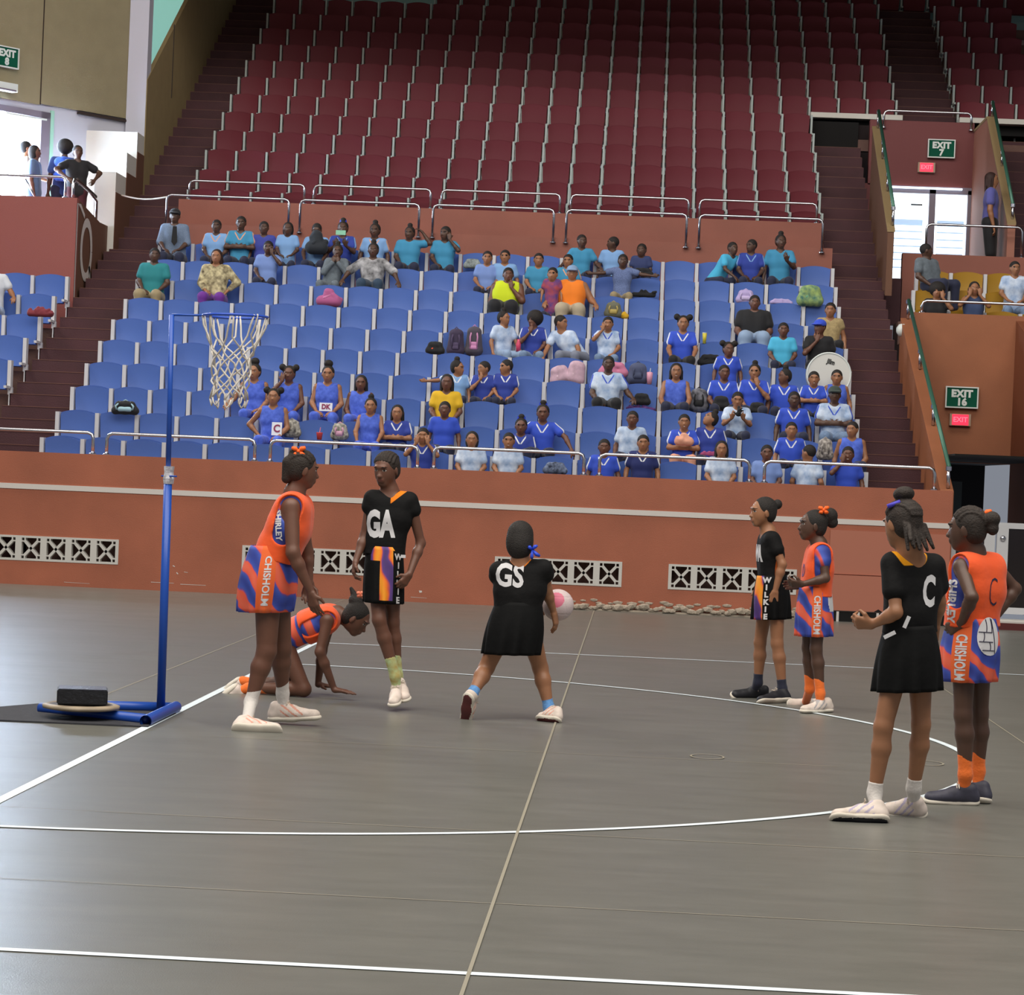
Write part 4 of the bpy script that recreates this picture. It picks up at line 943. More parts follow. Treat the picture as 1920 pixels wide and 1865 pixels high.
# ------------------------------------------------------------------ rails
def hoop_rail(x0, x1, Y, zt, zb0, label, group, r=.021, foot=True, zs=0.0):
    e = empty('hoop_rail', ((x0+x1)/2, Y, zb0), label=label, cat='rail', group=group); c = .07; w = (x1-x0)/2
    pts = [(-w, 0, 0), (-w, 0, zt-zb0-c), (-w+c*.3, 0, zt-zb0-c*.3), (-w+c, 0, zt-zb0), (w-c, 0, zt-zb0+zs), (w-c*.3, 0, zt-zb0-c*.3+zs), (w, 0, zt-zb0-c+zs), (w, 0, 0)]
    MB().tube(pts, r, 10).build('rail_tube', M_STEEL, e, smooth=True)
    if foot:
        for s in (-w, w): MB().lathe([(.045, 0), (.045, .012), (.03, .022)], (s, 0, -.002), 14).build('flange', M_STEEL, e, smooth=False)
    return e
FR = [(-9.6, -6.70), (-6.53, -4.70), (-4.51, -2.70), (-2.50, -.67), (-.48, 1.34), (1.52, 3.57)]
for n, (a, b) in enumerate(FR): hoop_rail(a, b, 31.62, 1.895, 1.63, 'chrome hoop rail on the terracotta front wall, %s from the left' % ORD[n], 'rails on the front wall')
for n, (a, b) in enumerate([(-7.62, -5.68), (-5.50, -3.62), (-3.40, -1.50), (-1.30, .58), (.78, 2.70)]):
    hoop_rail(a, b, 40.76, 5.79, 5.27, 'chrome hoop rail on the lower ledge behind the blue seats, %s from the left' % ORD[n], 'rails on the lower ledge')
for n, (a, b) in enumerate([(-7.5, -5.62), (-5.46, -3.56), (-3.38, -1.46), (-1.28, .62), (.80, 2.68)]):
    hoop_rail(a, b, 42.06, 6.17, 5.86, 'chrome hoop rail before the maroon seats, %s from the left' % ORD[n], 'rails before the maroon seats')
p0 = at(1658, 207, 45.95); p1 = at(1822, 214, 45.95); hoop_rail(p0[0], p1[0], 45.95, p0[2], p0[2]-.30, 'chrome hoop rail above the EXIT 7 sign', 'rails at the right')
p0 = at(1738, 420, 41.0); p1 = at(1917, 430, 41.0); hoop_rail(p0[0], p1[0], 41.0, p0[2], 5.33, 'chrome hoop rail in front of the bright double door', 'rails at the right')
p0 = at(1729, 562, 37.5); hoop_rail(p0[0], p0[0]+2.6, 37.5, p0[2]-.01, 4.17, 'chrome hoop rail before the yellow seats', 'rails at the right')
p0 = at(-60, 323, 38.97); p1 = at(124, 332, 38.97); hoop_rail(p0[0], p1[0], 38.97, p1[2], 5.5, 'chrome hoop rail on the left portal parapet', 'rails at the left')
e = empty('stub_rail', (-8.72, 38.97, 5.5), label='short chrome rail sloping back along the left portal parapet', cat='rail')
MB().tube([(0, 0, 0), (0, 0, .22), (.0, .06, .29), (0, 1.2, .22), (0, 1.7, .14), (0, 1.7, -.2)], .021, 10).build('rail_tube', M_STEEL, e, smooth=True)
MB().tube([(0, .25, .31), (0, 1.6, .20)], .028, 10).build('grip', M_TRIMD, e, smooth=True)
e = empty('stub_rail', (-9.3, 38.97, 5.5), label='slanting white prop below the rail at the left portal', cat='rail')
MB().tube([(-.16, .0, .26), (.0, .0, 0)], .015, 8).build('rail_tube', M_STEEL, e, smooth=True)
def slope_rail(p0, p1, off, nposts, label, hand=True):
    e = empty('handrail', p1, label=label, cat='rail'); a = Vector(p0)-Vector(p1); b = Vector((0, 0, 0)); up = Vector((0, 0, off))
    MB().tube([tuple(b+up), tuple(a+up)], .028, 10).build('grip', M_HAND, e, smooth=True)
    for k in range(nposts):
        q = b.lerp(a, k/(nposts-1)); MB().tube([tuple(q), tuple(q+up)], .022, 8).build('post', M_STEEL, e, smooth=True)
        MB().lathe([(.036, 0), (.036, .05)], tuple(q+up*.82), 10).build('collar', M_STEEL, e)
    return e
slope_rail((3.74, 37.35, 4.07), (3.74, 31.65, 1.66), .26, 4, 'green sloping handrail with chrome posts beside the right aisle')
slope_rail((3.74, 43.7, 7.66), (3.74, 40.3, 5.7), .28, 4, 'green sloping handrail along the left parapet of portal 7')
slope_rail((5.70, 44.3, 8.0), (5.70, 41.3, 5.95), .25, 3, 'green sloping handrail along the right parapet of portal 7')
p = at(1917, 712, 37.0); e = empty('stub_rail', p, label='chrome post at the far right edge above the side wall', cat='rail'); MB().tube([(0, 0, 0), (0, 0, .24)], .03, 10).lathe([(.05, 0), (.05, .015)], (0, 0, 0), 12).build('rail_tube', M_STEEL, e, smooth=True)
a = at(228, 366, 41.3); b = at(315, 369, 40.8)
pts = [(a[0]+(b[0]-a[0])*t, a[1]+(b[1]-a[1])*t, a[2]+(b[2]-a[2])*t-.05*math.sin(math.pi*t)) for t in np.linspace(0, 1, 12)]
o = MB().tube(pts, .014, 6).build('barrier_rope', mat('rope_white', 'd8d4cc', .8), smooth=True); tag(o, 'white barrier rope across the left stairs', 'rope')

# gate at the right end of the front wall
g = empty('gate', (4.2, 31.95, .1), label='white framed glass gate with a round knob at the right end', cat='gate')
GM = mat('gate_white', 'd3d3d6', .5); GG = mat('gate_glass', '1c1210', .12, spec=.6)
for a, c in (((-.34, -.02, 1.10), (1.4, .02, 1.17)), ((-.34, -.02, .06), (1.4, .02, .14)), ((.04, -.02, .1), (.17, .02, 1.15)), ((.19, -.03, .1), (.33, .02, 1.15)), ((-.36, -.02, .1), (-.30, .02, 1.15)), ((1.3, -.02, .1), (1.4, .02, 1.15))):
    MB().box(a, c).build('gate_frame', GM, g)
MB().box((-.30, .0, .14), (.04, .008, 1.10)).build('glass_pane', GG, g); MB().box((.33, .0, .14), (1.3, .008, 1.10)).build('glass_pane', GG, g)
MB().lathe([(.01, 0), (.032, .0), (.036, .02), (.02, .035)], (0, 0, 0), 16).mesh('k', M_STEEL)
kb = MB().lathe([(.012, 0), (.032, .004), (.036, .02), (.02, .035)], (0, 0, 0), 16).build('knob', M_STEEL, g, smooth=True); kb.location = (.26, -.03, .98); kb.rotation_euler = (math.pi/2, 0, 0)
o = MB().box((3.85, 31.2, .0), (6.5, 31.34, .08)).build('gate_platform', mat('dark_red', '571b1b', .6)); tag(o, 'low dark red platform edge under the white gate', 'platform')
MB().box((0, 0, 0), (2.65, .66, .02)).build('platform_top', M_BLOCKW, o).location = (3.85, 31.25, .081)

# ------------------------------------------------------------------ goal post, base, weight and mat
def ribbed(p, q, r, n=12): return MB().tube([tuple(p), tuple(q)], r, n)
post = empty('netball_post', gnd(301, 1337), label='blue goal post with ring and white net at the left', cat='goal post')
B0 = Vector(post.location)
PT = Vector(at(322, 590, 16.2)); PJ = Vector(at(315, 900, 16.2))
def lp(v): return Vector(v)-B0
L = lambda o: o
MB().tube([lp((B0.x, B0.y, .03)), lp(PJ)], .0265, 14).build('lower_pole', M_POLE, post, smooth=True)
MB().tube([lp(PJ), lp(PT)], .0165, 12).build('upper_pole', M_POLE, post, smooth=True)
tp = MB(); a0 = Vector(at(315.5, 907, 16.2)); a1 = Vector(at(317, 874, 16.2)); tp.tube([lp(a0), lp(a0.lerp(a1, .3)), lp(a0.lerp(a1, .62)), lp(a1)], [.031, .036, .030, .034], 9)
tp.build('taped_joint', mat('tape_white', 'c4c4cc', .7, bump=.8, bscale=30, var=.35, vscale=30), post)
MB().tube([lp(Vector(at(303, 892, 16.2))), lp(Vector(at(331, 893, 16.15)))], .006, 6).build('clamp_pin', M_POLE, post)
# base tubes
cA = gnd(273, 1352, .03); cB = gnd(330, 1325, .03); dirb = (Vector(cB)-Vector(cA)).normalized()
tubeo = MB(); tubeo.tube([lp(cA), lp(cB)], .036, 16, cap=False); tubeo.tube([lp(Vector(cB)), lp(Vector(cA))], .030, 16, cap=False)
tubeo.build('base_tube', M_POLE, post, smooth=True)
fA = gnd(76, 1327, .03); fB = gnd(140, 1322, .03)
MB().tube([lp(Vector(cA)+dirb*.1), lp(fA)], .033, 14).build('base_tube', M_POLE, post, smooth=True)
MB().tube([lp(Vector(cB)-dirb*.06), lp(fB)], .033, 14).build('base_tube', M_POLE, post, smooth=True)
# ring
RC = Vector(at(441.5, 593, 16.2)); RR = .202
rx = Vector(at(505, 595, 16.2)); lx = Vector(at(378, 591, 16.2)); ux = (rx-lx).normalized(); uy = Vector((0, 1, 0)); uy = (uy-ux*uy.dot(ux)).normalized()
ring = [RC+ux*RR*math.cos(t)+uy*RR*math.sin(t) for t in np.linspace(0, 2*math.pi, 40, endpoint=False)]
MB().tube([lp(p) for p in ring], .0085, 8, closed=True).build('ring', mat('ring_blue', '2a52c0', .35), post, smooth=True)
MB().tube([lp(PT), lp(Vector(at(380, 591, 16.2)))], .0075, 8).build('ring_arm', M_POLE, post, smooth=True)
# net: straight drop loops, then crossing diamonds
net = MB(); NS = 8
def npt(ang, t):
    # t 0 ring .. 1 bottom
    prof = [(0, 1), (.25, .80), (.45, .62), (.6, .56), (.8, .54), (1, .56)]
    for (t0, r0), (t1, r1) in zip(prof, prof[1:]):
        if t <= t1 or t1 == 1: rr = r0+(r1-r0)*(t-t0)/(t1-t0); break
    c = RC.lerp(RC+Vector((-.02, 0, -.535)), t)
    wob = .012*math.sin(7*ang+9*t)
    return lp(c+ux*(RR*rr*math.cos(ang)+wob)+uy*(RR*rr*math.sin(ang))-Vector((0, 0, .012*math.sin(3*ang))))
for k in range(NS):
    for s in (-1, 1):
        a0 = 2*math.pi*k/NS; st = math.pi/NS; pts = []
        pts.append(npt(a0+s*st*.12, 0.0)); pts.append(npt(a0+s*st*.32, .12)); pts.append(npt(a0+s*st*.42, .24)); pts.append(npt(a0+s*st*.95, .36))
        lv = [.36, .48, .60, .72, .84, .97]
        a = a0+s*st
        for j, t in enumerate(lv[1:]):
            a = a+s*st; pts.append(npt(a-s*st*.5, (lv[j]+t)/2)); pts.append(npt(a, t))
        net.tube(pts, .0062, 5)
for k in range(NS):
    a = 2*math.pi*k/NS; net.tube([npt(a, .97), npt(a+.06, 1.03), npt(a+.12, 1.06), npt(a+.22, 1.03), npt(a+.3, .97)], .0055, 5)
net.build('net', mat('net_cord', 'ddd6cc', .8, bump=.5, bscale=300), post, smooth=True)
# weight plate, black block, mat
pc = gnd(152, 1327, .07); pl = empty('weight_plate', (pc[0], pc[1], .064), label='round tan weight plate lying on the blue base tubes', cat='weight')
MB().lathe([(.20, 0), (.23, .006), (.232, .024), (.20, .034), (.19, .026), (.10, .026), (.09, .034), (.03, .034)], (0, 0, 0), 40).build('plate', mat('plate_tan', '9d8d78', .55, var=.25, vscale=8), pl, smooth=True)
MB().lathe([(.19, .0262), (.19, .028), (.10, .028)], (0, 0, 0), 36).build('inner_disc', mat('plate_dark', '4d4540', .6), pl)
bb = MB(); bc = (pc[0]+.005, pc[1], .1)
wv = []
bl = empty('black_block', (bc[0], bc[1], .1), math.radians(12), label='black box lying on the round weight plate', cat='box')
bm = bmesh.new(); bmesh.ops.create_cube(bm, size=1); bmesh.ops.scale(bm, vec=(.30, .27, .088), verts=bm.verts); bmesh.ops.bevel(bm, geom=bm.edges[:], offset=.006, segments=2, affect='EDGES')
me = bpy.data.meshes.new('block'); bm.to_mesh(me); bm.free(); me.materials.append(mat('block_black', '17171c', .45, bump=.6, bscale=40)); link('block', me, bl, loc=(0, 0, .046))
MB().box((-.14, -.125, .09), (.14, .125, .094)).build('label_top', mat('block_top', '4a4c58', .35, bump=.8, bscale=60, var=.5, vscale=25), bl)
q = [gnd(-6, 1326, .006), gnd(78, 1319, .006), gnd(330, 1337, .006), gnd(277, 1362, .006), gnd(-6, 1350, .006)]
o = MB().prism([(p[0], p[1]) for p in q], 2, .001, .010).build('rubber_mat', mat('mat_grey', '3b3b41', .85, bump=.8, bscale=300, var=.2, vscale=40)); tag(o, 'dark grey rubber mat under the goal post base', 'mat')
# ------------------------------------------------------------------ players on the court
def swirl_mat(name, cols, scale=7, dist=5, rot=(0, .6, 0)):
    m = bpy.data.materials.new(name); m.use_nodes = True; nt = m.node_tree; b = nt.nodes['Principled BSDF']; b.inputs['Roughness'].default_value = .7
    tc = nt.nodes.new('ShaderNodeTexCoord'); mp = nt.nodes.new('ShaderNodeMapping'); mp.inputs['Rotation'].default_value = rot; mp.inputs['Scale'].default_value = (1, 1, .8)
    nt.links.new(tc.outputs['Object'], mp.inputs['Vector'])
    wv = nt.nodes.new('ShaderNodeTexWave'); wv.inputs['Scale'].default_value = scale; wv.inputs['Distortion'].default_value = dist; wv.inputs['Detail'].default_value = 2; wv.inputs['Detail Scale'].default_value = 1.5
    nt.links.new(mp.outputs['Vector'], wv.inputs['Vector'])
    r = nt.nodes.new('ShaderNodeValToRGB'); e = r.color_ramp.elements; n = len(cols)
    while len(e) < n: e.new(.5)
    for i, (p, c) in enumerate(cols): e[i].position = p; e[i].color = (*lin(c), 1)
    nt.links.new(wv.outputs['Fac'], r.inputs['Fac']); nt.links.new(r.outputs['Color'], b.inputs['Base Color']); return m
SW_BLUE = swirl_mat('dress_swirl', [(0, '2f3f96'), (.45, '3d55b4'), (.60, '6d4f9e'), (.72, 'f05a3c'), (1, 'ee6a4e')], 2.6, 4.5, (0, .75, 0))
SW_BLUE2 = swirl_mat('dress_swirl_blue', [(0, '2c3b8c'), (.6, '3d55b4'), (.86, '4f5fb4'), (1, 'e8563c')], 2.2, 4, (0, .6, 0))
SW_KIT = swirl_mat('kit_swirl', [(0, 'f39a1e'), (.4, 'f4791c'), (.6, 'c2504c'), (.75, '5b3a86'), (1, '4a3070')], 3, 5, (0, .3, 0))
BIB = cloth('bib_orange', 'f4581c', bump=.5, bscale=14); BIBIN = cloth('bib_red_lining', '9a1f24'); SIDEO = cloth('side_orange', 'f0682c')
KITB = cloth('kit_black', '100f10', bump=.5, bscale=16, sheen=0, spec=.25); KITS = cloth('skirt_black', '0a0a0b', bump=.4, bscale=14, sheen=0, spec=.2); YOR = cloth('collar_orange', 'f59a1c'); LETW = mat('letter_white', 'd8d6d8', .6); LETN = mat('letter_navy', '2b2440', .6)
SOCKW = cloth('sock_white', 'd9d2cc', bump=.3, bscale=70); SOCKO = cloth('sock_orange', 'f5762a', bump=.3, bscale=70); SOCKB = cloth('sock_blue', '5b8fc8', bump=.5, bscale=60, var=.2, vscale=30); SOCKN = cloth('sock_navy', '1c2036'); SOCKY = cloth('sock_lime', 'd6b45c', var=.35, vscale=20, col2='bcd6a0')
SH_CREAM = mat('shoe_cream', 'd9cabd', .6, var=.12, vscale=20, col2='ead9cf'); SH_PINK = mat('shoe_pink', 'd99a86', .6); SH_SOLEW = mat('sole_white', 'd8cfc0', .6); SH_BLACK = mat('shoe_black', '1b1b22', .6); SH_GREY = mat('shoe_grey', '3e3d4c', .6, var=.2, vscale=30); SH_RED = mat('sole_maroon', '5b2526', .6); SH_LILAC = mat('shoe_lilac', 'b3a8c0', .6); LACE = mat('lace', 'cdbfae', .7)

def loft_skirt(name, c0, c1, r0, r1, u, mats, mi, parent, o, ripple=.012, nrip=11, n=110, m=16, seed=0, bulge=.0):
    c0, c1, u = V3(*c0), V3(*c1), nrm(u); ax = nrm(c1-c0); w = np.cross(u, ax); w = nrm(w)
    if w[1] > 0: w = -w
    def pt(th, v, off=0):
        a = r0[0]+(r1[0]-r0[0])*v+bulge*math.sin(v*3.1)+off; b = r0[1]+(r1[1]-r0[1])*v+bulge*math.sin(v*3.1)+off
        rp = ripple*v*v*(math.sin(nrip*th+seed)+.5*math.sin((nrip+4)*th+2*seed))
        c = c0+(c1-c0)*v
        return c+u*(a+rp)*math.sin(th)+w*(b+rp)*math.cos(th)
    M = MB(); V = []; F = []; MI = []
    for s_, off in ((0, 0), (1, -.006)):
        for j in range(m+1):
            for i in range(n): V.append(pt(2*math.pi*i/n, j/m, off)-V3(*o))
    k = n*(m+1)
    for j in range(m):
        for i in range(n):
            a, b = j*n+i, j*n+(i+1) % n
            F.append((a, a+n, b+n, b)); MI.append(mi(((i+.5)/n*360+180) % 360-180, (j+.5)/m)); F.append((k+a, k+b, k+b+n, k+a+n)); MI.append(0)
    for i in range(n):
        a, b = i, (i+1) % n; F.append((a, b, k+b, k+a)); MI.append(0); a += m*n; b += m*n; F.append((a, k+a, k+b, b)); MI.append(0)
    M.v = [tuple(map(float, v)) for v in V]; M.f = F; M.mi = MI
    ob = M.build(name, mats, parent, smooth=True); return ob, pt
def grid_cut(me, st):
    bm = bmesh.new(); bm.from_mesh(me)
    xs_ = [v.co.x for v in bm.verts]; ys_ = [v.co.y for v in bm.verts]
    for ax, arr in ((0, xs_), (1, ys_)):
        q = min(arr)+st
        while q < max(arr):
            co = Vector((0, 0, 0)); co[ax] = q; no = Vector((0, 0, 0)); no[ax] = 1
            bmesh.ops.bisect_plane(bm, geom=bm.verts[:]+bm.edges[:]+bm.faces[:], plane_co=co, plane_no=no); q += st
    bm.to_mesh(me); bm.free(); return me
def skirt_text(name, body, size, cw, pt, th0, v0, vlen, parent, o, m, down=True, bold=.004, r=.15, flip=1, stack=False):
    me = grid_cut(text_mesh(body, size, cw=1, bold=bold, extrude=.0, spacing=1.0), .012)
    ys = [v.co.x for v in me.vertices]; L = max(ys)-min(ys); cx = (max(ys)+min(ys))/2
    hs = [v.co.y for v in me.vertices]; Hh = max(hs)-min(hs); cy = (max(hs)+min(hs))/2
    for v in me.vertices:
        vv = v0+vlen*((v.co.x-cx)/L); th = th0+flip*(v.co.y-cy)/Hh*cw
        v.co = Vector(pt(math.radians(th), vv, .002)-V3(*o))
    me.materials.clear(); me.materials.append(m); return link(name, me, parent)
def decal(name, body, size, hosts, org, u, v, m, parent, o, cw=1, bold=.01, eps=.0025, st=.012, **kw):
    bv = [BVHTree.FromPolygons([x.co.copy() for x in h.vertices], [tuple(p.vertices) for p in h.polygons]) for h in hosts]
    u = Vector(u).normalized(); v = Vector(v); v = (v-u*v.dot(u)).normalized(); nn = u.cross(v); org = Vector(org)-Vector(o)
    me = grid_cut(text_mesh(body, size, cw=cw, bold=bold, extrude=0, **kw), st)
    for x in me.vertices:
        p = org+u*x.co.x+v*x.co.y+nn*.4; best = None
        for t in bv:
            h = t.ray_cast(p, -nn, 1.0)
            if h[0] is not None and (best is None or h[3] < best[3]): best = h
        x.co = (best[0]+nn*eps) if best else (org+u*x.co.x+v*x.co.y)
    me.materials.clear(); me.materials.append(m); return link(name, me, parent)
def shoe(e, o, heel, toe, ank, s, m_up, m_sole, m_acc=None, h=.005, m_bottom=None, laces=True):
    heel, toe, ank = V3(*heel), V3(*toe), V3(*ank); d = nrm(toe-heel); up = ank-heel; up = nrm(up-d*(up@d)); sd = np.cross(d, up)
    L = np.linalg.norm(toe-heel); w = .036*s
    a = heel+d*w*.9; b = toe-d*w*1.0; m_ = a+(b-a)*.45
    P = [('c', a+up*.045*s, m_+up*.048*s, .036*s, .038*s), ('q', m_+up*.045*s, b+up*.034*s, .043*s, .038*s, up, .80), ('c', a+up*.04*s-d*.004, a+up*.088*s+d*.006, .037*s, .033*s), ('c', a+up*.075*s+d*.02, m_+up*.066*s, .032*s, .028*s), ('c', m_+up*.064*s, m_+(b-m_)*.5+up*.046*s, .026*s, .024*s)]
    c0 = heel+d*min(max((ank-heel)@d, .02), L*.5); P += [('c', c0+up*.05*s, c0+up*.088*s, .039*s, .035*s)]
    def cls(C):
        q = C-heel; x = q@d/L; z = q@up
        m = np.zeros(len(C), int)
        m[(z > .03*s) & (np.abs(((x-.45)*2.2+(z-.04*s)*9) % .36-.18) < .06) & (x > .25) & (x < .7)] = 1
        return m
    me = sdf_mesh('shoe', P, h, .02, clips=[(heel+up*.012*s, -up)], mats=[m_up, m_acc or m_up], classify=cls); to_mesh_local(me, o); so = link('shoe', me, e)
    SP = [('q', a+up*.018*s, m_+up*.015*s, .046*s, .041*s, up, .45), ('q', m_+up*.015*s, b+up*.018*s, .041*s, .047*s, up, .42)]
    me = sdf_mesh('sole', SP, h, .02, mats=[m_sole, m_bottom or m_sole], classify=lambda C: ((C-heel)@up < .004*s).astype(int)); to_mesh_local(me, o); link('sole', me, so)
    if laces:
        lm = MB()
        for k in range(4):
            t = .40+.10*k; c = a+(b-a)*t+up*(.1-.006*k-(t-.4)*.06)*s-V3(*o)
            lm.tube([tuple(c-sd*.018*s-up*.006), tuple(c+up*.004), tuple(c+sd*.018*s-up*.006)], .0035, 5)
        c = a+(b-a)*.36+up*.106*s-V3(*o)
        for sg in (-1, 1): lm.tube([tuple(c), tuple(c+sd*sg*.02+up*.012), tuple(c+sd*sg*.034-up*.004), tuple(c)], .003, 5)
        lm.build('laces', LACE, so)
    return so
def rows_prims(c, f, u, s, n=9, rad=.0085):
    r = np.cross(f, u); P = []; c = c+(.026*u-.020*f)*s
    for j in range(n):
        q = (j-(n-1)/2)/((n-1)/2); last = None
        for t in np.linspace(0, 1, 9):
            ph = math.radians(58-150*t); x = q*.070*(1-.55*t*t); g = math.sqrt(max(.05, 1-(x/.082)**2))
            p = c+(x*r+math.sin(ph)*.087*g*f+math.cos(ph)*.085*g*u)*s
            if last is not None: P.append(('c', last, p, rad*s, rad*s, .003))
            last = p
    return P
def player(lab, J0, Y0, s, skin, kit, f, fwd, feet, socks, shoes, hair, u=(0, 0, 1), fat=1.0, curl=(.5, .5), hd={}, name_o=None, calf=None, hs=1.03, h=.0055, sleeve=.0, bib=False, smile=False, extras=None, necko=.0, infl=.014, hem=None):
    J = {k: at(v[0], v[1], Y0+(v[2] if len(v) > 2 else 0)) for k, v in J0.items()}
    J['f'] = V3(*f); J['u'] = V3(*u); J['fwd'] = nrm(V3(*fwd)); J['hs'] = hs
    if calf is not None: J['calf'] = nrm(V3(*calf))
    for k, v in hd.items(): J[k] = nrm(V3(*v))
    o = (J['pelvis'][0], J['pelvis'][1], 0.0)
    e = empty('person', o, label=lab, cat='person', group='netball players on the court')
    fu = nrm(J['f']); uu = nrm(J['u']-fu*(J['u']@fu)); r = np.cross(fu, uu)
    B = body_prims(J, s, fat, feet=False, curl=curl)
    me = sdf_mesh('body', B, h, .02, mats=[SKIN[skin]], attrs=face_attrs(J['head'], fu, uu, hs, smile)); to_mesh_local(me, o); link('body', me, e)
    HP = hair_prims(hair[0], J['head'], fu, uu, hs); HP = HP[:2]+[hair_clip(J['head'], fu, uu, hs)]+HP[2:]+[tuple(x) for x in (hair[1](J['head'], fu, uu, r, hs) if len(hair) > 1 and hair[1] else [])]
    if len(hair) > 2 and hair[2]: HP += [p for p in rows_prims(J['head'], fu, uu, hs)]
    me = sdf_mesh('hair', HP, h*.9, .012, mats=[M_HAIR if not (len(hair) > 2 and hair[2]) else M_HAIRB]); to_mesh_local(me, o); link('hair', me, e)
    # top
    SP = shirt_prims(J, s, fat, sleeve, infl)
    sd = nrm(J['shR']-J['shL']); fw = J['fwd']; upv = nrm(J['neck']-J['pelvis'])
    SP.append(('-e', J['neck']+upv*(.05+necko)*s+fw*.015, (.062*s, .062*s, .062*s), [sd, fw, upv], .01))
    if sleeve == 0:
        for S_, sg in (('R', 1), ('L', -1)): SP.append(('-e', J['sh'+S_]+sd*sg*.045*s, (.045*s, .10*s, .085*s), [sd, fw, upv], .01))
    tm, tcls = kit['top']; hem = kit.get('hem', hem)
    hosts = []
    me = sdf_mesh('top', SP, h, .02, mats=tm, attrs=dict(trim=lambda C: tcls(C, J, s, sd, fw, upv)) if tcls else None, clips=[(V3(*hem), -upv)] if hem is not None else ()); to_mesh_local(me, o); link(kit.get('tname', 'top'), me, e); hosts.append(me)
    if bib:
        bp = shirt_prims(J, s, fat, 0, infl+.016); bp.append(('-e', J['neck']+upv*.05*s+fw*.01, (.07*s, .075*s, .07*s), [sd, fw, upv], .01))
        for S_, sg in (('R', 1), ('L', -1)): bp.append(('-q', J['sh'+S_]+sd*sg*.035*s, J['sh'+S_]+sd*sg*.035*s-upv*.16*s, .072*s, .060*s, sd, .75, .01))
        pc = J['pelvis']+upv*bib
        me = sdf_mesh('bib', bp, h, .02, mats=[BIB, BIBIN], clips=[(pc, -upv)], classify=lambda C: (np.abs((C-J['pelvis'])@sd) > 9).astype(int)); to_mesh_local(me, o); link('bib', me, e); hosts.append(me)
    for q, S_ in enumerate('LR'):
        an = J['an'+S_]; kn = J['kn'+S_]; dv = nrm(kn-an); heel, toe = feet[q]
        hv, tv = V3(*heel), V3(*toe); dd_ = nrm(tv-hv); u_ = an-hv; u_ = nrm(u_-dd_*(u_@dd_)); c0 = hv+dd_*min(max((an-hv)@dd_, .02), np.linalg.norm(tv-hv)*.5)+u_*.06*s
        sk = sdf_mesh('sock', [('c', an+dv*socks[1]*s, an, .038*s, .036*s), ('c', an, c0, .036*s, .030*s)], h, .02, mats=[socks[0]], clips=[(an+dv*socks[1]*s, dv)]); to_mesh_local(sk, o); link('sock', sk, e)
        shoe(e, o, heel, toe, an, s*shoes[0], *shoes[1:])
    return e, J, o, hosts
def Lf(p, Y): return at(p[0], p[1], Y)
def foot(heel, toe, lift=0):
    return (gnd(*heel, lift), gnd(*toe, lift))
def dress_cls(C, J, s, sd, fw, up):
    return np.zeros(len(C), int)
def black_cls(C, J, s, sd, fw, up):
    d = C-J['neck']; x = d@sd; y = d@fw; z = d@up
    return np.minimum.reduce([.098*s-np.sqrt(x*x+y*y+z*z*.6), z+.085*s, .02-y])
def black_cls_front(C, J, s, sd, fw, up):
    d = C-J['neck']; x = d@sd; y = d@fw; z = d@up
    return np.minimum.reduce([.13*s-np.sqrt(x*x+z*z), -x-.012*s, y+.02, .022-np.abs(z+.045*s-(-x-.05*s)*.9)])
def side_cls(C, J, s, sd, fw, up):
    y = (C-J['pelvis'])@fw; z = (C-J['neck'])@up
    return np.minimum.reduce([y+.005, .05-y, -.18-z, J['pelvis'][1]-C[:, 1]])
def bow(parent, o, c, mcols, s=.045):
    c = V3(*c)-V3(*o); m = MB()
    for k, (dx, dz) in enumerate(((1, .6), (-1, .5), (.9, -.5), (-.8, -.6))):
        m.tube([tuple(c), tuple(c+V3(dx*s*.5, -.012, dz*s*.7)), tuple(c+V3(dx*s, -.004, dz*s))], [.006, .016, .010], 6, mi=k % len(mcols))
    m.tube([tuple(c+V3(-.01, -.008, 0)), tuple(c+V3(.01, -.008, 0))], .012, 8)
    return m.build('bow', mcols, parent, smooth=True)
M_BOWO = mat('bow_orange', 'ff6a1e', .6); M_BOWB = mat('bow_violet', '4a3fc0', .6); M_BOWP = mat('bow_pink', 'f28a6a', .6)

# 1: orange bib, standing beside the post, facing right
Y1 = gnd(480, 1362)[1]
J = dict(head=(568, 880, 0), neck=(553, 921, .0), shR=(546, 950, -.13), shL=(560, 948, .14), elR=(549, 1036, -.20), wrR=(583, 1110, -.17), elL=(575, 1035, .22), wrL=(580, 1090, .2), pelvis=(512, 1072, 0),
         hipR=(503, 1084, -.07), hipL=(517, 1084, .08), knR=(500, 1220, -.08), anR=(470, 1316, -.10), knL=(528, 1214, .12), anL=(530, 1300, .22), toeR=(510, 1350, -.1), toeL=(560, 1330, .22))
f1 = [(at(506, 1352, Y1+.24), at(600, 1350, Y1+.20)), (gnd(437, 1370), gnd(526, 1374))]
e1, J1, o1, h1 = player('girl in orange bib and blue orange dress standing beside the blue goal post', J, Y1, 1.06, 1, dict(top=([SW_BLUE2], None), tname='dress_top', hem=at(511, 1034, Y1)), (.9, .35, -.15), (.94, -.25, -.1), f1,
    (SOCKW, .10), (.98, SH_CREAM, SH_SOLEW, SH_PINK), ('none', lambda c, f, u, r, s: [('c', c+(.02*u-.08*f)*s, c+(-.07*u-.085*f)*s, .05*s, .030*s), ('e', c+(.09*u-.05*f)*s, (.05*s, .05*s, .03*s), [r, f, u])], True), u=(.1, 0, 1), fat=1.12, curl=(.55, .4),
    hd=dict(hdR=(.25, 0, -1), hnR=(.6, 1, 0), hdL=(-.1, 0, -1), hnL=(.2, -1, 0)), calf=(-1, 0, 0), bib=.075)
cw_, ch_ = at(510, 1022, Y1), at(497, 1146, Y1)
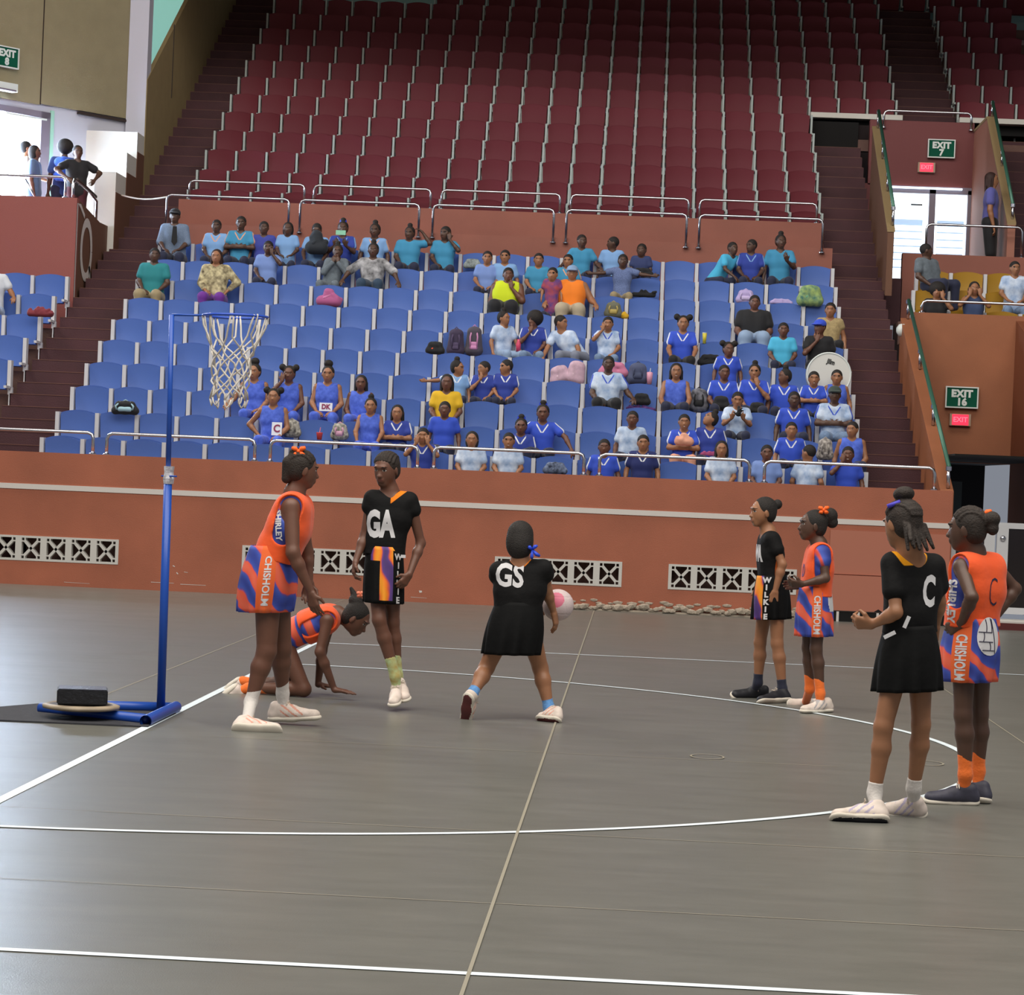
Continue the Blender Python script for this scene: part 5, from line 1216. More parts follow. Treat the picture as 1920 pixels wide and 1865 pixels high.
sk1, pt1 = loft_skirt('dress_skirt', cw_, ch_, (.128, .17), (.158, .19), (1, 0, .04), [SW_BLUE, SIDEO], lambda th, v: 1 if -12 < th < 22 else 0, e1, o1, bulge=.03)
skirt_text('lettering', 'CHISHOLM', .1, 15, pt1, 6, .52, .74, e1, o1, LETW, flip=1, bold=.003)
decal('lettering', 'SHIRLEY', .05, h1[:1], at(520, 985, Y1-.2), (.1, 0, -1), (1, 0, 0), LETW, e1, o1, bold=.002)
bow(e1, o1, at(560, 846, Y1-.05), [M_BOWO], .04)
decal('lettering', 'GK', .09, h1, at(500, 985, Y1), (-.3, -1, 0), (0, 0, 1), mat('letter_purple', '7c3a6a', .6), e1, o1, cw=.8)

# 2: orange bib, down on hands and knees
Y2 = gnd(625, 1308)[1]
J = dict(head=(668, 1160, -.02), neck=(634, 1150, .02), shR=(614, 1163, -.13), shL=(622, 1152, .15), elR=(600, 1222, -.17), wrR=(627, 1293, -.12), elL=(604, 1220, .2), wrL=(596, 1283, .25), pelvis=(536, 1192, .06),
         hipR=(528, 1200, -.02), hipL=(530, 1196, .14), knR=(570, 1292, -.06), anR=(466, 1290, .02), knL=(548, 1286, .25), anL=(455, 1278, .3), toeR=(420, 1300, 0), toeL=(420, 1290, .3))
f2 = [(at(446, 1268, Y2+.3), at(408, 1300, Y2+.32)), (at(440, 1280, Y2), at(407, 1308, Y2-.02))]
e2, J2, o2, h2 = player('girl in orange bib down on hands and knees behind the standing girl', J, Y2, .98, 1, dict(top=([SW_BLUE, SIDEO], None), tname='dress_top'), (.80, -.15, -.62), (.35, -.1, -1), f2,
    (SOCKO, .15), (.95, SH_CREAM, SH_SOLEW, SH_CREAM), ('none', lambda c, f, u, r, s: [('e', c+(.085*u-.075*f)*s, (.05*s, .055*s, .045*s), [r, f, u]), ('c', c+(.10*u-.09*f)*s, c+(.13*u-.16*f)*s, .03*s, .012*s)], False), u=(.6, 0, .75), fat=1.0, curl=(.12, .12),
    hd=dict(hdR=(1, -.25, -.06), hnR=(0, 0, -1), hdL=(1, -.1, -.08), hnL=(0, 0, -1)), calf=(0, 0, 1), bib=.15)
sk2, pt2 = loft_skirt('dress_skirt', at(566, 1180, Y2+.05), at(518, 1222, Y2+.05), (.125, .13), (.15, .16), (.7, 0, .7), [SW_BLUE, SIDEO], lambda th, v: 1 if -20 < th < 12 else 0, e2, o2)
bow(e2, o2, at(676, 1114, Y2-.1), [M_BOWP], .022)

# 3: GA in black
Y3 = gnd(745, 1330)[1]
J = dict(head=(724, 880, 0), neck=(731, 917, .03), shR=(697, 934, .02), shL=(769, 938, .03), elR=(684, 1004, .03), wrR=(667, 1052, -.06), elL=(789, 1018, .06), wrL=(768, 1076, -.05), pelvis=(719, 1052, .03),
         hipR=(706, 1062, .02), hipL=(735, 1062, .03), knR=(711, 1162, -.06), anR=(741, 1268, -.02), knL=(736, 1166, .05), anL=(745, 1264, .08), toeR=(750, 1310, -.1), toeL=(755, 1300, 0))
f3 = [(at(752, 1298, Y3+.12), at(762, 1318, Y3-.06)), (at(748, 1308, Y3+.06), at(738, 1327, Y3-.17))]
e3, J3, o3, h3 = player('girl in black GA top and black orange skirt facing the camera', J, Y3, .97, 1, dict(top=([trimmed(KITB, 'f5851c')], black_cls_front), hem=at(720, 1040, Y3)), (-.42, -.88, -.22), (-.1, -1, 0), f3,
    (SOCKY, .14), (1.0, SH_CREAM, SH_SOLEW, SH_CREAM), ('none', lambda c, f, u, r, s: [('c', c+(-.01*u-.09*f)*s, c+(-.03*u-.13*f)*s, .022*s, .012*s)], True), fat=.93, curl=(.5, .7), sleeve=.22,
    hd=dict(hdR=(-.15, -.1, -1), hnR=(1, .2, 0), hdL=(-.5, -.3, -.8), hnL=(-.6, .6, 0)))
cw_, ch_ = at(721, 1024, Y3+.03), at(719, 1130, Y3+.03)
loft = lambda th, v: 1 if (v < .07 or (-8 < th < 32 and v < .95) or (-40 < th < 10 and v < .28)) else 0
sk3, pt3 = loft_skirt('skirt', cw_, ch_, (.122, .105), (.130, .155), (1, 0, -.02), [KITS, SW_KIT], loft, e3, o3, bulge=.008, ripple=.007)
for k_, ch in enumerate('WILKIE'):
    c = pt3(math.radians(50), .17+.152*k_); n_ = pt3(math.radians(50), .17+.152*k_, .004)
    t_ = nrm(pt3(math.radians(56), .5)-pt3(math.radians(44), .5)); text_obj('lettering', ch, .058, LETW, tuple(n_-V3(*o3)), t_, (0, 0, 1), e3, bold=.002, extrude=.0008, cw=1.15)
decal('lettering', 'GA', .235, h3, at(714, 984, Y3), (1, 0, .03), (-.02, 0, 1), LETW, e3, o3, cw=.56, bold=.012)
tie = MB().box((-.012, -.004, -.02), (.02, .004, .0)); 
for px in ((755, 1040),): 
    t_ = link('tie', tie.mesh('tie', LETW), e3); t_.location = at(px[0], px[1], Y3-.09)-V3(*o3)

# 4: GS in black, back to the camera, holding the ball
Y4 = gnd(1030, 1352)[1]
J = dict(head=(976, 1010, -.02), neck=(976, 1046, -.04), shR=(1020, 1066, -.04), shL=(934, 1070, -.03), elR=(1025, 1106, .03), wrR=(1038, 1148, .1), elL=(935, 1105, .12), wrL=(985, 1135, .22), pelvis=(970, 1160, -.03),
         hipR=(990, 1172, -.03), hipL=(948, 1172, -.03), knR=(1013, 1252, .08), anR=(1029, 1326, .02), knL=(912, 1252, .0), anL=(886, 1300, -.16), toeR=(1010, 1345, .02), toeL=(870, 1340, -.1))
f4 = [(at(877, 1304, Y4-.22), at(869, 1364, Y4-.10)), (gnd(1048, 1355), gnd(1006, 1351))]
e4, J4, o4, h4 = player('girl in black GS top seen from behind, swinging a netball with both hands', J, Y4, .98, 2, dict(top=([trimmed(KITB, 'f5851c')], lambda C, J, s, sd, fw, up: black_cls(C, J, s, sd, fw, up)-.022), hem=at(973, 1142, Y4)), (.1, .98, -.25), (.05, 1, -.15), f4,
    (SOCKB, .16), (.98, SH_CREAM, SH_SOLEW, SH_PINK, .0055, SH_RED), ('bob', None, False), u=(0, .2, 1), fat=1.04, necko=.02, curl=(.45, .45), sleeve=.24,
    hd=dict(hdR=(.25, .2, -1), hnR=(-1, .3, 0), hdL=(1, .3, -.1), hnL=(0, .5, -1)), calf=(0, -1, 0))
cw_, ch_ = at(973, 1128, Y4-.03), at(959, 1226, Y4-.03)
sk4, pt4 = loft_skirt('skirt', cw_, ch_, (.150, .115), (.182, .155), (1, 0, .02), [KITS], lambda th, v: 0, e4, o4, bulge=.02)
decal('lettering', 'GS', .195, h4, at(957, 1076, Y4), (1, 0, -.02), (.03, -.1, 1), LETW, e4, o4, cw=.80, bold=.006)
m = MB(); c = at(998, 1030, Y4-.1)-V3(*o4)
for dx, dz in ((.03, .02), (-.03, .015), (.05, -.03), (.0, -.045)): m.tube([tuple(c), tuple(c+V3(dx*.6, -.02, dz)), tuple(c+V3(dx, -.01, dz*1.3))], [.006, .013, .008], 6)
m.build('ribbon', mat('ribbon_royal', '2c4fd8', .5), e4, smooth=True)
# the ball
bc = at(1046, 1134, Y4+.20); bo = empty('netball', bc, label='white and pink netball in the hands of the girl in the GS top', cat='ball')
bm = bmesh.new(); bmesh.ops.create_uvsphere(bm, u_segments=120, v_segments=80, radius=.104)
for v in bm.verts:
    d = v.co.normalized(); g = min(abs(math.sin(3*math.atan2(d.y, d.x)+1.2*d.z)), 1)
    if g < .12 and abs(d.z) < .85: v.co *= .985
    if abs(abs(d.z)-.55) < .03: v.co *= .985
me = bpy.data.meshes.new('panels'); bm.to_mesh(me); bm.free(); me.polygons.foreach_set('use_smooth', [True]*len(me.polygons))
me.materials.append(mat('ball_white', 'd8c4c4', .55, bump=.4, bscale=220)); me.materials.append(mat('ball_pink', 'd8738c', .55))
for p in me.polygons:
    d = Vector(p.center).normalized()
    if d.dot(Vector((-.1, -.9, .4)).normalized()) > .86: p.material_index = 1
link('panels', me, bo)

# 5: black kit, facing left at the far circle edge
Y5 = gnd(1425, 1312)[1]
J = dict(head=(1430, 960, 0), neck=(1440, 994, .01), shL=(1448, 1010, -.12), shR=(1436, 1010, .13), elL=(1467, 1058, -.15), wrL=(1453, 1108, -.16), elR=(1435, 1060, .18), wrR=(1425, 1100, .18), pelvis=(1448, 1096, 0),
         hipL=(1456, 1104, -.07), hipR=(1440, 1104, .07), knL=(1457, 1206, -.09), anL=(1467, 1291, -.10), knR=(1425, 1204, .10), anR=(1421, 1280, .12), toeL=(1430, 1310, -.1), toeR=(1380, 1300, .1))
f5 = [(gnd(1481, 1317), gnd(1424, 1319)), (gnd(1434, 1307), gnd(1370, 1307))]
e5, J5, o5, h5 = player('girl in black top and skirt with orange front facing left, dark shoes', J, Y5, .95, 2, dict(top=([trimmed(KITB, 'c8642c')], side_cls), hem=at(1447, 1088, Y5)), (-.93, -.32, -.05), (-.9, -.42, 0), f5,
    (SOCKN, .075), (1.0, SH_BLACK, SH_SOLEW, SH_BLACK), ('backbun', None, False), fat=.94, curl=(.5, .5), sleeve=.42,
    hd=dict(hdL=(-.1, 0, -1), hnL=(0, 1, 0), hdR=(-.1, 0, -1), hnR=(0, -1, 0)), calf=(1, 0, 0))
cw_, ch_ = at(1447, 1078, Y5), at(1446, 1160, Y5)
sk5, pt5 = loft_skirt('skirt', cw_, ch_, (.112, .155), (.138, .165), (1, 0, .06), [KITS, SW_KIT], lambda th, v: 1 if -80 < th < -34 else 0, e5, o5, bulge=.012)
for k_, ch in enumerate('WILKIE'):
    n_ = pt5(math.radians(-20), .10+.165*k_, .004); t_ = nrm(pt5(math.radians(-14), .5)-pt5(math.radians(-26), .5)); text_obj('lettering', ch, .054, LETW, tuple(n_-V3(*o5)), t_, (0, 0, 1), e5, bold=.003, extrude=.0008, cw=1.1)
decal('lettering', 'WA', .15, h5, at(1420, 1038, Y5-.03), (.35, -1, 0), (0, 0, 1), LETW, e5, o5, cw=.62, bold=.012)
t_ = link('tie', MB().box((-.03, -.004, -.012), (.03, .004, .012)).mesh('tie', LETW), e5); t_.location = at(1455, 1076, Y5-.12)-V3(*o5)

# 6: orange bib, facing left behind the previous one
Y6 = gnd(1530, 1334)[1]
J = dict(head=(1523, 985, 0), neck=(1536, 1017, 0), shL=(1542, 1036, -.12), shR=(1530, 1034, .12), elL=(1548, 1084, -.16), wrL=(1505, 1095, -.17), elR=(1530, 1084, .16), wrR=(1498, 1098, .1), pelvis=(1529, 1126, 0),
         hipL=(1535, 1134, -.06), hipR=(1522, 1134, .07), knL=(1530, 1216, -.07), anL=(1538, 1300, -.06), knR=(1515, 1214, .08), anR=(1518, 1292, .12), toeL=(1510, 1325, 0), toeR=(1490, 1310, .1))
f6 = [(gnd(1558, 1335), gnd(1503, 1337)), (gnd(1538, 1322), gnd(1476, 1320))]
e6, J6, o6, h6 = player('girl in orange bib with hair puff and orange bow facing left', J, Y6, .93, 3, dict(top=([SW_BLUE2], None), tname='dress_top', hem=at(1529, 1108, Y6)), (-.97, -.2, .02), (-.95, -.3, 0), f6,
    (SOCKO, .12), (.95, SH_CREAM, SH_SOLEW, mat('shoe_silver', 'a8a4a4', .4)), ('none', lambda c, f, u, r, s: [('e', c+(.075*u-.12*f)*s, (.05*s, .055*s, .055*s), [r, f, u]), ('e', c+(.03*u-.14*f)*s, (.04*s, .04*s, .04*s), [r, f, u])], False), fat=.92, curl=(.8, .6),
    hd=dict(hdL=(-1, -.1, .02), hnL=(0, .7, .5), hdR=(-1, 0, 0), hnR=(0, -1, 0)), calf=(1, 0, 0), bib=.035, sleeve=.3)
cw_, ch_ = at(1529, 1098, Y6), at(1526, 1192, Y6)
sk6, pt6 = loft_skirt('dress_skirt', cw_, ch_, (.112, .150), (.124, .155), (1, 0, .03), [SW_BLUE, SIDEO, LETW], lambda th, v: 1 if -14 < th < 20 else (2 if ((th-64)/22)**2+((v-.30)/.22)**2 < 1 else 0), e6, o6, bulge=.012)
skirt_text('lettering', 'CHISHOLM', .1, 22, pt6, 3, .56, .76, e6, o6, LETW, bold=.003)
decal('lettering', 'D', .12, h6, at(1502, 1070, Y6-.05), (.45, -1, 0), (0, 0, 1), mat('letter_purple', '7c3a6a', .6), e6, o6, cw=.8, bold=.004)
bow(e6, o6, at(1544, 956, Y6-.04), [M_BOWO], .035)

# 7: black bib with C, nearest to the camera
Y7 = gnd(1650, 1537)[1]
br = lambda c, f, u, r, s: [('e', c+(.135*u-.035*f)*s, (.050*s, .050*s, .036*s), [r, f, u])]+[('c', c+(-.02*u-.08*f+q*.016*r)*s, c+((-.12-.01*(q % 3))*u-(.10+.012*(q % 2))*f+q*.021*r)*s, .012*s, .008*s, .004) for q in range(-4, 5)]+[('c', c+(-.03*u-.09*f-.05*r)*s, c+(-.10*u-.13*f-.09*r)*s, .013*s, .009*s, .004)]
J = dict(head=(1691, 982, 0), neck=(1707, 1026, -.01), shL=(1672, 1056, -.02), shR=(1752, 1060, .08), elL=(1680, 1148, -.10), wrL=(1637, 1170, -.03), elR=(1761, 1128, .12), wrR=(1755, 1172, .16), pelvis=(1706, 1200, .03),
         hipL=(1690, 1212, 0), hipR=(1724, 1212, .06), knL=(1656, 1362, -.04), anL=(1640, 1486, -.02), knR=(1727, 1358, .06), anR=(1713, 1478, .14), toeL=(1590, 1520, 0), toeR=(1670, 1510, .1))
f7 = [(gnd(1664, 1543), gnd(1559, 1539)), (gnd(1735, 1531), gnd(1656, 1525))]
e7, J7, o7, h7 = player('girl in black bib with white C, back to the camera, white shoes, nearest player', J, Y7, .96, 2, dict(top=([trimmed(KITB, 'f8a51c')], black_cls), hem=at(1705, 1186, Y7)), (-.62, .74, -.22), (-.35, .92, 0), f7,
    (SOCKW, .055), (1.02, SH_CREAM, SH_SOLEW, SH_LILAC, .005, SH_BLACK), ('none', br, True), fat=.93, curl=(1.0, .6), sleeve=.55,
    hd=dict(hdL=(-1, .1, .05), hnL=(.1, 1, .5), hdR=(.1, .5, -.8), hnR=(-1, 0, 0)), calf=(.9, -.4, 0), h=.005)
cw_, ch_ = at(1705, 1172, Y7+.03), at(1701, 1294, Y7+.03)
sk7, pt7 = loft_skirt('skirt', cw_, ch_, (.120, .125), (.164, .165), (1, 0, .07), [KITS], lambda th, v: 0, e7, o7, bulge=.012, ripple=.009)
decal('lettering', 'C', .20, h7, at(1739, 1110, Y7), (1, .1, -.03), (.02, 0, 1), LETW, e7, o7, cw=.46, bold=.008)
for px, rz in (((1668, 1190), .5), ((1700, 1166), 1.2)):
    t_ = link('tie', MB().box((-.03, -.003, -.009), (.03, .003, .009)).mesh('tie', LETW), e7); t_.location = at(px[0], px[1], Y7-.12)-V3(*o7); t_.rotation_euler = (0, -rz, 0)
m = MB(); c = at(1676, 946, Y7-.05)-V3(*o7); m.tube([tuple(c+V3(-.03, 0, -.01)), tuple(c+V3(.03, 0, .015))], .011, 7); m.build('hair_tie', M_BOWB, e7, smooth=True)

# 8: orange bib with C, hands on hips
Y8 = gnd(1800, 1507)[1]
J = dict(head=(1812, 992, 0), neck=(1826, 1030, .01), shL=(1802, 1062, -.07), shR=(1864, 1062, .09), elL=(1822, 1120, -.20), wrL=(1803, 1168, -.10), elR=(1903, 1104, .12), wrR=(1872, 1150, .06), pelvis=(1822, 1186, .02),
         hipL=(1808, 1196, -.03), hipR=(1836, 1196, .07), knL=(1806, 1340, -.05), anL=(1810, 1452, -.05), knR=(1836, 1338, .10), anR=(1834, 1446, .12), toeL=(1760, 1500, 0), toeR=(1800, 1490, .1))
f8 = [(gnd(1832, 1509), gnd(1733, 1505)), (gnd(1855, 1507), gnd(1770, 1499))]
bn = lambda c, f, u, r, s: [('e', c+(.045*u-.125*f)*s, (.042*s, .045*s, .040*s), [r, f, u]), ('e', c+(.0*u-.13*f)*s, (.035*s, .03*s, .035*s), [r, f, u])]
e8_, J8, o8, h8 = player('girl in orange bib with dark C and hands on hips at the far right', J, Y8, .97, 3, dict(top=([SW_BLUE2], None), tname='dress_top', hem=at(1822, 1168, Y8)), (-.93, .30, -.08), (-.6, .78, 0), f8,
    (SOCKO, .11), (1.0, SH_GREY, SH_SOLEW, SH_GREY), ('none', bn, True), fat=.95, curl=(.9, .7), bib=.035,
    hd=dict(hdL=(-.5, .3, -.3), hnL=(.6, .8, 0), hdR=(-1, -.2, -.1), hnR=(-.2, 1, 0)), calf=(.9, -.2, 0), h=.005)
cw_, ch_ = at(1823, 1158, Y8+.02), at(1814, 1276, Y8+.02)
sk8, pt8 = loft_skirt('dress_skirt', cw_, ch_, (.122, .135), (.138, .160), (1, 0, .03), [SW_BLUE, SIDEO], lambda th, v: 1 if -46 < th < -8 else 0, e8_, o8, bulge=.02)
skirt_text('lettering', 'CHISHOLM', .1, 24, pt8, -26, .60, .72, e8_, o8, LETW, bold=.003)
decal('lettering', 'SHIRLEY', .06, h8, at(1788, 1128, Y8-.2), (-.03, 0, -1), (1, 0, 0), LETW, e8_, o8, bold=.002)
decal('lettering', 'C', .215, h8, at(1851, 1111, Y8), (1, .3, -.03), (0, 0, 1), LETN, e8_, o8, cw=.42, bold=-.004)
# round ball print on the skirt
m = MB(); K = 28; R_ = []
def bp_(x, y, off=.0025): return tuple(pt8(math.radians(34+x*30), .27+y*.30, off)-V3(*o8))
for j in range(8):
    for i in range(K): a = 2*math.pi*i/K; R_.append(bp_(math.cos(a)*j/7, math.sin(a)*j/7))
m.add(R_, [(j*K+i, j*K+(i+1) % K, (j+1)*K+(i+1) % K, (j+1)*K+i) for j in range(7) for i in range(K)]); pr = m.build('ball_print', LETW, e8_)
m = MB()
for a0, b0, a1, b1 in ((-.9, -.25, .2, -.2), (-.85, .25, .2, .3), (-.6, .7, .3, .75), (-.35, -.9, -.3, -.25), (.1, -.95, .15, -.2), (.2, -.9, .35, .9), (-.5, -.22, -.55, .25), (-.1, .28, -.05, .72)):
    m.tube([bp_(a0+(a1-a0)*t+.06*math.sin(t*3.1), b0+(b1-b0)*t, .004) for t in np.linspace(0, 1, 8)], .0022, 4)
m.build('seam', LETN, pr)
bow(e8_, o8, at(1843, 966, Y8-.03), [M_BOWO, M_BOWB, M_BOWP], .04)
# ------------------------------------------------------------------ things on the seats
def backpack(px, py, k, w, h, m1, m2, lab, cat='bag', dy=-.18, tilt=0, d=.16, strap=True, name='backpack', grp='bags on the seats'):
    Y = yb(k)+dy; c = at(px, py, Y); q = Y/F_PX; W = w*q/2; H = h*q/2; e = empty(name, c, label=lab, cat=cat, group=grp); z = V3(0, 0, 0)
    r = min(W, H)*.55; x = max(W-r, .001); y = max(H-r, .001); ct, st_ = math.cos(tilt), math.sin(tilt)
    R2 = lambda a, b, dd=0: V3(a*ct-b*st_, dd, a*st_+b*ct)
    if strap or name == 'backpack':
        P = [('c', R2(-x, -y), R2(x, -y), r, r), ('c', R2(-x*.6, y), R2(x*.6, y), r*.9, r*.9), ('c', R2(-x, -y), R2(-x*.7, y*.9), r, r*.85), ('c', R2(x, -y), R2(x*.7, y*.9), r, r*.85), ('c', R2(0, -y), R2(0, y), r, r)]
    else:
        rn = random.Random(int(px*7+py)); P = [('c', R2(-x*.9, -y), R2(x*.9, -y), r, r), ('c', R2(-x*.3, -y), R2(-x*.2, y), r*.9, r*.7), ('c', R2(x*.4, -y), R2(x*.15, y*.9), r*.9, r*.7)]
        for _ in range(7):
            q0 = R2(rn.uniform(-x, x), rn.uniform(-y, y*.4), rn.uniform(-.03, .03)); q1 = q0+R2(rn.uniform(-.08, .08), rn.uniform(0, max(y*.9, .02)), 0); P.append(('c', q0, q1, r*rn.uniform(.45, .8), r*rn.uniform(.3, .6)))
    me = sdf_mesh('body', P, .009, .02, mats=[m1]); link('body', me, e)
    P = [('c', R2(-x*.55, -y*.75, -r*.75), R2(x*.55, -y*.75, -r*.75), r*.5, r*.5), ('c', R2(-x*.45, -y*.3, -r*.75), R2(x*.45, -y*.3, -r*.75), r*.42, r*.42)] if strap else [('c', R2(-x*.5, -y*.4, -r*.7), R2(x*.2, y*.3, -r*.6), r*.32, r*.2)]
    me = sdf_mesh('pocket', P, .008, .03, mats=[m2]); link('pocket' if strap else 'fold', me, e)
    if strap:
        s_ = MB()
        for sg in (-1, 1): s_.tube([tuple(R2(sg*x*.5, y+r*.6, -r*.4)), tuple(R2(sg*x*.9, y*.4, -r*1.2)), tuple(R2(sg*x*.8, -y*.8, -r*1.05))], .012, 6)
        s_.tube([tuple(R2(-.03, H*.95, 0)), tuple(R2(0, H*1.12, 0)), tuple(R2(.03, H*.95, 0))], .008, 6); s_.build('strap', m2, e, smooth=True)
    return e
G = lambda n, c, **k: cloth('bag_'+n, c, **k)
backpack(235, 764, 2, 52, 26, G('black', '15161a'), G('mint', '9cc0cc'), 'black and pale mint bag lying on a seat near the left end')
backpack(617, 556, 8, 52, 38, G('pink', 'b05a8c'), G('pink2', 'c274a0'), 'pink jacket draped over a seat below the grey hoodie child', 'jacket', name='jacket', strap=False)
backpack(855, 641, 6, 34, 50, G('plum', '3a2f4a'), G('plum2', '4a3d5c'), 'dark plum backpack standing on a sixth row seat')
backpack(889, 639, 6, 34, 54, G('greypink', '4a4450'), G('pinkstrap', 'c888b4'), 'grey backpack with pink straps beside the plum one')
backpack(816, 652, 6, 36, 24, G('black', '15161a'), G('orange', 'e8542c'), 'small black bag with orange stripe left of the plum backpack', strap=False)
backpack(886, 494, 10, 34, 18, G('camo_pale', '8e9898', var=.5, vscale=20), G('camo_pale2', '7a8484'), 'crumpled pale grey bag on a top row seat', strap=False)
backpack(1150, 581, 8, 34, 30, G('olive', '6a6a58'), G('khaki', 'b09c58'), 'grey and khaki backpack right of the woman in orange')
backpack(1171, 590, 8, 16, 14, G('yellow', 'd8a81c'), G('yellow2', 'c8981c'), 'small yellow pouch next to the khaki backpack', strap=False, cat='pouch', name='pouch')
backpack(1207, 549, 9, 50, 16, G('black', '15161a'), G('black', '15161a'), 'black jacket lying on a ninth row seat', 'jacket', name='jacket', strap=False)
backpack(1205, 510, 10, 40, 16, G('black', '15161a'), G('whiteprint', 'd8d8dc'), 'black and white bag on the lap of the boy in dark blue', strap=False, dy=-.5)
backpack(1050, 702, 5, 42, 34, G('blush', 'c9a8b8', var=.2, vscale=12), G('blush2', 'd8bcc8'), 'pale pink bag leaning left of a matching one, fifth row', strap=False, tilt=.3)
backpack(1080, 698, 5, 38, 44, G('blush', 'c9a8b8'), G('blush2', 'd8bcc8'), 'pale pink bag, the right one of a matching pair', strap=False, tilt=-.2)
backpack(1150, 692, 5, 56, 28, G('candy', 'c87898'), G('candy2', 'd890ac'), 'candy pink bag behind the woman in the pale polo', strap=False)
backpack(1196, 700, 5, 40, 40, G('slate', '4a5270'), G('slate2', '3c4460'), 'slate grey backpack beside a pink drink bottle')
backpack(1203, 748, 4, 34, 22, G('black', '15161a'), G('black', '15161a'), 'black bag right of the woman in the pale polo', strap=False)
backpack(1202, 764, 4, 60, 14, G('purple', '5a3478'), G('purple2', '6a4488'), 'purple cloth under the black bag', 'cloth', name='cloth', strap=False)
backpack(1398, 556, 9, 36, 26, G('lilac', 'b8a8d8'), G('lilac2', 'c8b8e0'), 'lilac bag behind the woman in the black polo', dy=-.4)
backpack(1465, 565, 8, 42, 10, G('lilac', 'b8a8d8'), G('lilac2', 'c8b8e0'), 'flat lilac bag on an eighth row seat', strap=False, dy=.1)
backpack(1519, 554, 8, 50, 40, G('green', '4a8a80', var=.45, vscale=14, col2='a8c070'), G('green2', '6aa080'), 'big round green and teal patterned bag near the right aisle', strap=False, dy=-.1)
backpack(1332, 675, 6, 48, 22, G('black', '15161a'), G('black', '15161a'), 'black bag lying right of the girl with two hair puffs', strap=False)
backpack(1310, 750, 4, 40, 44, G('dark', '26242c', var=.3, vscale=14, col2='90909a'), G('black', '15161a'), 'dark backpack with white pattern right of the smiling girl')
backpack(547, 803, 2, 36, 34, G('camo_bw', '1c1c20', var=.6, vscale=22, col2='c8c4b8'), G('camo_bw', '1c1c20'), 'black and white camouflage backpack beside the C bib', dy=-.22)
backpack(637, 809, 2, 34, 32, G('camo_bw', '1c1c20'), G('pinkpatch', 'c898b0'), 'black and white camouflage backpack with pink patch', dy=-.22)
backpack(1041, 877, 1, 46, 22, G('navyprint', '1c2440', var=.5, vscale=20, col2='8090b0'), G('navyprint', '1c2440'), 'navy patterned bag on a front row seat', strap=False, dy=-.25)
backpack(1283, 822, 2, 40, 26, G('peach', 'e2a288', var=.1), G('peach', 'e2a288'), 'peach sweater bundled on the lap of the girl with glasses', 'sweater', name='sweater', strap=False, dy=-.45)
backpack(1385, 770, 3, 10, 20, G('black', '15161a'), G('black', '15161a'), 'black phone held by the boy in pale blue, third row', 'phone', name='phone', strap=False, dy=-.52)
backpack(1352, 755, 4, 34, 26, G('black', '15161a'), G('black', '15161a'), 'black bag on the lap of a girl in royal v-neck', strap=False, dy=-.45)
backpack(1420, 765, 4, 34, 22, G('black', '15161a'), G('black', '15161a'), 'black shoulder bag on the lap of the girl with top tail', strap=False, dy=-.45)
backpack(1547, 842, 2, 32, 40, G('brownprint', '4a3e3c', var=.5, vscale=22, col2='c8c0b8'), G('brownprint', '4a3e3c'), 'brown and white patterned bag below the man in a cap', dy=-.4)
backpack(594, 452, 10, 46, 50, G('jacket_dark', '20262e'), G('jacket_dark', '20262e'), 'dark jacket hugged by the bent child in the top row', 'jacket', name='jacket', strap=False, dy=-.45)
backpack(1330, 850, 2, 34, 10, G('magenta', 'a84878'), G('magenta', 'a84878'), 'magenta bag behind the front row girl with long hair', strap=False, dy=-.3)
def small(px, py, k, lab, cat, name, fn, dy=-.3, grp=None):
    Y = yb(k)+dy; e = empty(name, at(px, py, Y), label=lab, cat=cat, group=grp); fn(e); return e
def cup(e): MB().lathe([(.03, -.05), (.042, .04), (.042, .045)], n=16).build('cup_body', mat('cup_red', 'd04a4a', .4), e, smooth=True); MB().tube([(0, 0, .04), (.01, 0, .11)], .005, 6).build('straw', mat('straw_pink', 'f08a9a', .4), e)
small(599, 817, 2, 'red cup with a straw between two camouflage backpacks', 'cup', 'cup', cup)
def tumbler(e): MB().lathe([(.03, -.09), (.04, .0), (.042, .07), (.02, .08)], n=16).build('tumbler_body', mat('tumbler_pink', 'e0a0b8', .4), e, smooth=True); MB().tube([(0, 0, .07), (.01, 0, .13)], .006, 6).build('straw', M_SIGNW, e)
small(1218, 708, 5, 'pink tumbler with a straw beside the slate backpack', 'tumbler', 'tumbler', tumbler)
def ycup(e): MB().lathe([(.022, -.075), (.032, .075)], n=14).build('cup_body', mat('cup_yellow', 'd8c83c', .4), e, smooth=True); MB().lathe([(.033, .07), (.033, .08)], n=14).build('lid', M_SIGNW, e)
small(1321, 634, 6, 'tall yellow cup on a seat right of the girl with two hair puffs', 'cup', 'cup', ycup, dy=.0)
def bottle(e): MB().lathe([(.03, -.08), (.034, .02), (.02, .06), (.02, .09)], n=14).build('bottle_body', mat('bottle_red', 'd8486c', .4), e, smooth=True)
small(972, 648, 6, 'pink and red bottle held between two girls in the sixth row', 'bottle', 'bottle', bottle, dy=-.4)
def phone(e): MB().box((-.075, -.006, -.035), (.075, .006, .035)).build('phone_case', mat('phone_green', '8fd0b0', .4), e)
small(639, 436, 10, 'pale green phone held before the face of a child', 'phone', 'phone', phone, dy=-.62)
def band(e): MB().lathe([(.036, -.01), (.036, .01)], n=14).build('band_ring', mat('band_yellow', 'e0c83c', .4), e)
